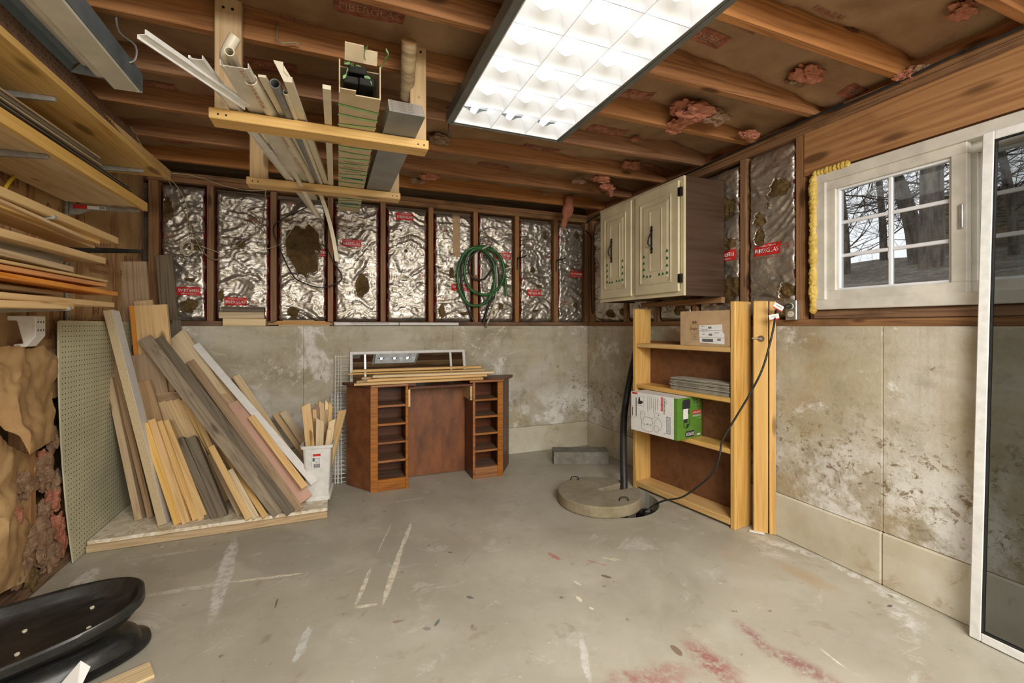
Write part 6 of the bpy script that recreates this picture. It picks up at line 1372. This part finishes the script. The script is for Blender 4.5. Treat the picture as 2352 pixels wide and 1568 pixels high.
# two planks between bookcase and wall
def post(nm, lab, pl, z1, mat):
    n = len(pl); T = MB().prism(pl, .002, z1); c = V((sum(a for a, b in pl) / n, sum(b for a, b in pl) / n, .002)); o = T.build(nm, M[mat], None, bevel=.005, segs=2, axis=Matrix(((0, 0, 1), (0, 1, 0), (-1, 0, 0))))
    return tag(o, lab, 'plank')
p1 = post('pine_plank', 'knotty pine plank with a bored hole and steel bolt, right of the bookcase', [(2.272, 1.884), (2.318, 1.826), (2.348, 1.850), (2.302, 1.912)], 1.345, 'casew')
post('pine_plank', 'narrow moulded pine plank against the concrete, right of the bored plank', [(2.3235, 1.822), (2.332, 1.812), (2.336, 1.816), (2.346, 1.803), (2.349, 1.800), (2.349, 1.845)], 1.34, 'casew')
c = on_y(1741, 779, 1.850); q = V((2.296, 1.855, 1.125)); nrm = V((-.79, -.61, 0)).normalized()
MB().tube([q + nrm * .0005, q + nrm * .0012], .019, 20).build('bored_hole', M['inkbrown'], p1); MB().tube([q - nrm * .01, q + nrm * .006], .008, 12).build('bolt', M['brass'], p1); MB().tube([q + nrm * .004, q + nrm * .004 + V((-.035, .03, .003))], .004, 8).build('bolt', M['brass'], p1)
o = MB().box(-.05, .03, -.012, .012, 0, .006, Matrix.Translation((2.28, 1.856, .0015)) @ Matrix.Rotation(R(-52), 4, 'Z')).build('floor_bracket', M['white'], None, bevel=.002); tag(o, 'small white plastic piece on the floor under the bored plank', 'plastic piece')
# cardboard box
def obox(name, lab, cat, org, X, Y, L, D, H, mat, z=True):
    X, Y = V(X).normalized(), V(Y).normalized(); T = thing(name, lab, cat, V(org) + X * L / 2 + Y * D / 2)
    vs = [V(org) + X * a + Y * b + V((0, 0, h)) for h in (0, H) for a, b in ((0, 0), (L, 0), (L, D), (0, D))]
    MB().hexa(vs).build('carton', M[mat], T, bevel=.002); return T
s0, s1 = .040, .392
K = obox('cardboard_box', 'brown cardboard box with a white shipping label on top of the bookcase', 'box', BO + A_ * s0 + B_ * .004 + V((0, 0, 1.0725)), A_, B_, s1 - s0, .142, .222, 'carton')
F = Face(BO + A_ * s1 + B_ * .004 + V((0, 0, 1.0725)), -A_, (0, 0, 1), K)
F.poly([(.150, .022), (.322, .016), (.320, .080), (.309, .088), (.306, .136), (.142, .130)], 'paper', 'shipping_label')
for k in range(26): F.rect(.168 + k * .0030, .1695 + k * .0030 + (k % 3) * .0004, .028, .046, 'ink', 'bar_code_bar', 3)
for (a, b) in ((.212, .110), (.216, .066), (.275, .036)):
    for k in range(6): F.rect(a + k * .004, a + .0022 + k * .004, b, b + .013, 'ink', 'bar_code_bar', 3)
for (t, a, b, w_) in (('SHIP TO', .175, .124, .03), ('ORDER DETAILS', .185, .105, .045), ('CARTON 1 OF 1', .185, .092, .045), ('GROUND', .27, .085, .03), ('REF', .18, .075, .02)): F.text(t, a, b, w_, .005, 'ink')
F.line([(.146, .099), (.306, .100)], .001, 'ink'); F.line([(.15, .056), (.318, .054)], .001, 'ink')
F.line(circ(.112, .105, .036, .034, 28), .0014, 'inkbrown', 'logo_ring'); F.text('Simply', .108, .108, .052, .026, 'inkbrown'); F.text('CALIFORNIA', .112, .057, .034, .005, 'inkbrown'); F.text('www.simply.com', .110, .042, .06, .006, 'inkbrown')
F.poly([(.094, .143), (.128, .143), (.132, .160), (.122, .150), (.118, .164), (.111, .151), (.104, .164), (.100, .150), (.090, .160)], 'inkbrown', 'crown_mark')
F.line([(0, .12), (.352, .121)], .0008, 'inkbrown', 'crease') if False else None
# stack of grey shingles
rn = random.Random(9)
for k in range(14):
    z = .7725 + .0058 * k + .0004; s0 = .045 + rn.uniform(-.006, .006); s1 = .485 + rn.uniform(-.012, .010); b0 = .010 + rn.uniform(-.007, .009)
    mb = MB(); n = 18; fr = [(s0 + (s1 - s0) * i / n, b0 + .003 * noise.noise(V((i * .9, k, 0)))) for i in range(n + 1)]; ol = fr + [(s1, b0 + .12), (s0, b0 + .12)]
    mb.prism(ol, z, z + .0046); mb.v = [BO + A_ * p.x + B_ * p.y + V((0, 0, p.z + .0016 * noise.noise(V((p.x * 9, k, 2))))) for p in mb.v]
    tag(mb.build('grey_shingle', M['shingle2' if k % 3 else 'shingle'], None), 'rough grey shingle, ' + nth(k, 14) + ' in the stack on the bookcase', 'shingle', 'grey shingles stacked on the bookcase')
# pump carton
PA = V((-.196, .98, 0)).normalized(); PB = V((.98, .196, 0)).normalized(); PO = V((2.022, 2.225, .4695)); pL, pD, pH = .385, .250, .268
K = obox('pump_carton', 'white and green sump pump carton sticking out of the bookcase', 'box', PO, PA, PB, pL, pD, pH, 'paper')
W_ = Face(PO + PA * pL, -PA, (0, 0, 1), K)      # long white side, read from the room
G_F = Face(PO, PB, (0, 0, 1), K)
G_F.rect(0, pD, 0, pH, 'green', 'green_face'); W_.rect(pL - .028, pL, 0, pH, 'green', 'green_strip'); W_.rect(0, pL, pH - .010, pH, 'green', 'green_strip') if False else None
W_.rect(.012, .06, pH - .014, pH - .002, 'red', 'red_strip')
W_.rect(.300, .330, .03, .14, 'ink', 'logo_plate', 1.5); W_.rect(.303, .327, .033, .137, 'paper', 'logo_plate', 2); W_.text('DRUMMOND', .315, .085, .098, .018, 'teal', -90)
W_.rect(.256, .273, .17, .26, 'red', 'red_band', 1.5); W_.text('SUMP PUMP', .2645, .215, .08, .010, 'paper', -90); W_.text('SUBMERSIBLE', .285, .205, .105, .011, 'ink', -90); W_.text('1/3 HP', .299, .235, .03, .006, 'ink', -90)
for k in range(6):
    W_.line([(.150 + k * .016, .245), (.150 + k * .016, .15 + .012 * (k % 3))], .0028, 'bracket', 'text_line'); W_.rect(.148 + k * .016, .152 + k * .016, .250, .254, 'green', 'bullet_mark')
W_.rect(.012, .018, .10, .16, 'ink', 'text_block'); W_.rect(.045, .051, .10, .23, 'ink', 'text_block'); W_.line([(.01, .17), (.04, .17), (.04, .245), (.01, .245), (.01, .17)], .001, 'ink'); W_.line([(.01, .09), (.04, .09), (.04, .165), (.01, .165), (.01, .09)], .001, 'ink')
W_.line([(.060, .180), (.115, .180), (.115, .245), (.060, .245), (.060, .180)], .0012, 'ink'); W_.poly([(.064, .19), (.09, .19), (.11, .205), (.10, .215), (.085, .212), (.08, .235), (.07, .24)], 'ink', 'small_picture')
for pts in (circ(.145, .085, .048, .026, 24), [(.097, .085), (.097, .030)], [(.193, .085), (.193, .030)], circ(.145, .030, .048, .016, 16, 180, 360), circ(.105, .135, .020, .010), [(.085, .135), (.085, .085)], [(.125, .135), (.125, .105)], circ(.235, .075, .028, .040, 18, -70, 200), [(.205, .12), (.205, .15), (.235, .15), (.235, .12), (.205, .12)], [(.150, .11), (.200, .11)], circ(.222, .045, .018, .022)):
    W_.line(pts, .0013, 'ink', 'pump_drawing')
for (a, b) in ((.12, .05), (.145, .06), (.17, .055), (.235, .135), (.11, .085)): W_.rect(a, a + .006, b, b + .007, 'green', 'callout_mark')
W_.text('KIT', .290, .025, .012, .010, 'green')
# on the green end: the carton stands upside down
for ol, m in (([(.045, .195), (.125, .195), (.130, .245), (.120, .256), (.06, .256), (.045, .24)], 'ink'), ([(.055, .130), (.105, .130), (.105, .195), (.055, .195)], 'paper'), ([(.065, .105), (.098, .105), (.100, .130), (.063, .130)], 'ink'), ([(.100, .16), (.118, .16), (.118, .185), (.100, .185)], 'ink'), ([(.085, .075), (.108, .075), (.112, .095), (.092, .098)], 'ink')): G_F.poly(ol, m, 'pump_picture', 1.5 if m == 'ink' else 2)
G_F.line(circ(.088, .115, .030, .045, 16, -200, 20), .005, 'ink', 'pump_picture')
G_F.rect(.150, .243, .152, .178, 'red', 'red_band', 1.5); G_F.text('SUMP PUMP', .196, .165, .080, .014, 'paper', 180); G_F.text('SUBMERSIBLE', .196, .142, .09, .012, 'paper', 180); G_F.text('1/3 HP', .225, .125, .025, .007, 'paper', 180)
G_F.poly([(.075, .040), (.085, .050), (.165, .050), (.175, .040), (.175, .018), (.165, .010), (.085, .010), (.075, .018)], 'ink', 'logo_plate', 1.5); G_F.text('DRUMMOND', .125, .030, .088, .022, 'paper', 180)
for a in (.185, .215): G_F.line(circ(a, .235, .007, .009, 12), .0015, 'paper', 'symbol_mark')
G_F.text('CORROSION RESISTANT', .2, .215, .06, .005, 'paper', 180); G_F.rect(.2, .235, .012, .022, 'paper', 'item_number', 1.5)
# ------------------------------------------------------------------ sump pit cover, discharge pipe, block
cc = V((1.682, 2.60)); rc = .282
CV = thing('sump_cover', 'round concrete sump cover with a notch and two iron handles', 'cover', (cc.x, cc.y, .003)); d = V((1.90 - cc.x, 2.615 - cc.y)).normalized(); nn_ = V((-d.y, d.x)); an = math.atan2(d.y, d.x); hw = .052; ol = []
n = 48; a_off = math.asin(hw / rc)
for k in range(n + 1):
    a = an + a_off + (2 * math.pi - 2 * a_off) * k / n; r = rc * (1 + .006 * noise.noise(V((math.cos(a) * 4, math.sin(a) * 4, 0)))); ol.append((cc.x + r * math.cos(a), cc.y + r * math.sin(a)))
q0 = cc + d * .02; ol += [tuple(q0 - nn_ * hw * .8), tuple(q0 + nn_ * hw * .5 - d * .01)]
mb = MB(); mb.prism(ol, .003, .074); o = mb.build('slab', [M['cover'], M['coveredge']], CV, bevel=.006, segs=2)
for p in o.data.polygons:
    if abs(p.normal.z) < .5: p.material_index = 1
for (u, v) in ((1320, 1102), (1433, 1150)):
    p = on_z(u, v, .074); x = V((C_, -S_, 0)) * .028
    MB().tube(spline([p - x - V((0, 0, .004)), p - x * 1.0 + V((0, 0, .012)), p - x * .55 + V((0, 0, .024)), p + x * .55 + V((0, 0, .024)), p + x + V((0, 0, .012)), p + x - V((0, 0, .004))], 5), .0035, 8).build('handle', M['dark'], CV, smooth=True)
tag(MB().tube(spline([V((1.885, 2.605, -.40)), V((1.905, 2.625, .0)), V((2.08, 2.865, .52)), on_x(1462, 800, 2.31)], 6), .026, 16).build('discharge_pipe', M['rubber'], None, smooth=True), 'black pipe rising from the sump notch and leaning behind the bookcase', 'pipe')
M['pumpblack'] = M['rubber']
pm = thing('sump_pump', 'black pump body just visible down in the floor pit', 'pump', (1.98, 2.52, -.44)); MB().tube([V((1.99, 2.48, -.44)), V((1.99, 2.48, -.10)), V((1.99, 2.48, -.07))], [.075, .075, .05], 20).build('body', M['rubber'], pm, smooth=True); MB().tube([V((1.99, 2.48, -.0701)), V((1.99, 2.48, -.04))], .02, 12).build('cap', M['bracket'], pm)
p = on_z(1272, 1067, 0); q = on_z(1400, 1067, 0); X = (q - p).normalized(); Y = V((-X.y, X.x, 0)); mb = MB()
L = (q - p).length
def sf(i, j, k): return None
bm = bmesh.new(); bmesh.ops.create_cube(bm, size=1); bmesh.ops.subdivide_edges(bm, edges=bm.edges, cuts=9, use_grid_fill=True)
for v in bm.verts:
    c = v.co.copy(); a = (c.x + .5) * L; b = (c.y + .5) * .17; h = (c.z + .5) * .105; nz = noise.fractal(V((a * 14, b * 14, h * 14)), 1, 2, 4) * .008 * (1.4 if c.y < -.45 else .5)
    if c.y < -.45 and c.z > .3: b += .008
    mb.v.append(p + X * (a + nz * (1 if abs(c.x) > .45 else 0)) + Y * (b - nz) + V((0, 0, .002 + h + (nz * .5 if c.z > .45 else 0))))
mb.f = [[v.index for v in f.verts] for f in bm.faces]; mb.mi = [0] * len(mb.f); bm.free()
tag(mb.build('concrete_block', M['rock'], None, smooth=True), 'grey rough-faced concrete block on the floor near the back right corner', 'block')
# ------------------------------------------------------------------ outlet, plug, cords on the right
o_ = on_x(1816, 712, XR - .03)
OT = thing('wall_outlet', 'grey metal box with a duplex socket beside the window', 'outlet', (XR, o_.y, o_.z - .055)); x0 = XR - .030
MB().box(x0, XR + .02, o_.y - .033, o_.y + .033, o_.z - .055, o_.z + .055).build('box', M['zinc'], OT, bevel=.003)
for dz in (-.022, .022):
    r_ = MB().tube([V((x0 - .004, o_.y, o_.z + dz)), V((x0, o_.y, o_.z + dz))], .0165, 20).build('receptacle', M['ivory'], OT)
    for dy in (-.006, .006): MB().box(x0 - .0046, x0 - .004, o_.y + dy - .001, o_.y + dy + .001, o_.z + dz, o_.z + dz + .008).build('slot', M['dark'], r_)
cord = spline([V((x0 - .03, o_.y + .006, o_.z + .020)), on_x(1783, 712, 2.33), on_x(1778, 745, 2.26), on_x(1768, 790, 2.225), on_x(1750, 850, 2.19), on_x(1722, 905, 2.15), on_x(1692, 955, 2.11), on_x(1660, 1010, 2.07), on_x(1652, 1050, 2.05), on_x(1636, 1088, 2.04), on_x(1602, 1118, 2.03), on_x(1565, 1142, 1.99), on_x(1530, 1148, 1.95), on_z(1505, 1158, .010), on_z(1490, 1168, .006), on_z(1478, 1174, -.03), V((1.96, 2.46, -.12))], 8)
cr = thing('power_lead', 'black cord plugged into the outlet and running down across the bookcase into the pit', 'cord', cord[0])
MB().tube(cord, .0055, 10).build('cable', M['rubber'], cr, smooth=True); MB().tube([V((x0 - .0065, o_.y, o_.z + .022)), V((x0 - .02, o_.y, o_.z + .022)), V((x0 - .035, o_.y + .006, o_.z + .018))], [.015, .014, .008], 14).build('plug', M['rubber'], cr, smooth=True)
for (u, v, m, rz) in ((1788, 705, 'paper', .5), (1778, 728, 'paper', -.2)):
    c = on_x(u, v, 2.28); X = V((C_, -S_, 0)) ; Z = V((0, 0, 1)); a = X * math.cos(-rz) + Z * math.sin(-rz); b = Z * math.cos(-rz) - X * math.sin(-rz); t_ = MB().add([c + a * i * .028 + b * j * .016 for i, j in ((-1, -1), (1, -1), (1, 1), (-1, 1))], [(0, 1, 2, 3)]).build('warning_tag', M[m], cr)
    F = Face(c, a, b, t_); F.l = .0007; N = F.N
    if N.dot(O_ - c) < 0: F.N = -N
    F.rect(-.028, .028, -.016, -.010, 'red', 'tag_band'); F.text('WARNING' if u > 1780 else 'Caution Risk of Shock', 0, .004, .036, .006, 'ink')
yc = [on_x(u, v, XR - .03) for u, v in ((2352, 70), (2200, 135), (2050, 200), (1900, 262), (1850, 282))]
tag(MB().tube(spline([V((XR - .03, -1., JZ - .03))] + [V((XR - .02, p.y, JZ - .018 + .006 * math.sin(k * 2))) for k, p in enumerate(yc)] + [V((XR - .01, y1 + .025, JZ - .06)), V((XR - .012, y1 + .035, JZ - .25)), V((XR - .012, y1 + .040, 1.8)), V((XR - .012, y1 + .032, 1.45)), V((XR - .008, y1 + .02, 1.32))], 6), .006, 8).build('black_cable', M['rubber'], None, smooth=True), 'black cable along the top of the right wall and down the stud by the window', 'cable')
# hook with a scrap of twine in a joist
p = on_y(637, 75, 1.98); tag(MB().tube(spline([p + V((0, .02, .06)), p + V((0, 0, 0)), p + V((0, -.004, -.03)), p + V((.02, -.006, -.04)), p + V((.06, -.006, -.028)), p + V((.08, -.006, -.034))], 5), .003, 6).build('twine_hook', M['cord'], None, smooth=True), 'bit of twine on a hook under the joist right of the bent tube', 'hook')
# ------------------------------------------------------------------ patio screen door leaning on the right wall
SD = thing('screen_door', 'tall white framed sliding screen panel leaning against the right wall over the window', 'screen door', (2.30, .52, 0))
bA = on_z(2232, 1458, .002); tp = on_x(2264, 312, 2.345)
y0_, y1_ = .10, bA.y; HT = tp.z; zb = .004
def sp_(y, h, d=0): f = h / HT; return V((bA.x + (2.343 - bA.x) * f - d, y + (tp.y - y1_) * f, zb + h))
def sd(ya, yb_, h0, h1, nm, m, par, d0=0, d1=.022, bev=.003): return MB().hexa([sp_(ya, h0, d0), sp_(yb_, h0, d0), sp_(yb_, h0, d1), sp_(ya, h0, d1), sp_(ya, h1, d0), sp_(yb_, h1, d0), sp_(yb_, h1, d1), sp_(ya, h1, d1)]).build(nm, M[m], par, bevel=bev)
w_ = .034
for (ya, yb_) in ((y0_, y0_ + w_), (y1_ - w_, y1_)): sd(ya, yb_, 0, HT, 'stile', 'whitem', SD)
sd(y0_ + w_, y1_ - w_, 0, w_, 'rail', 'whitem', SD); sd(y0_ + w_, y1_ - w_, HT - w_, HT, 'rail', 'whitem', SD)
for q in ((y0_ + w_, y0_ + w_ + .005, w_, HT - w_), (y1_ - w_ - .005, y1_ - w_, w_, HT - w_), (y0_ + w_, y1_ - w_, w_, w_ + .005), (y0_ + w_, y1_ - w_, HT - w_ - .005, HT - w_)): sd(q[0], q[1], q[2], q[3], 'gasket', 'rubber', SD, .004, .020, 0)
sd(y0_ + w_, y1_ - w_, w_, HT - w_, 'glass_pane', 'doorglass', SD, .009, .012, 0)
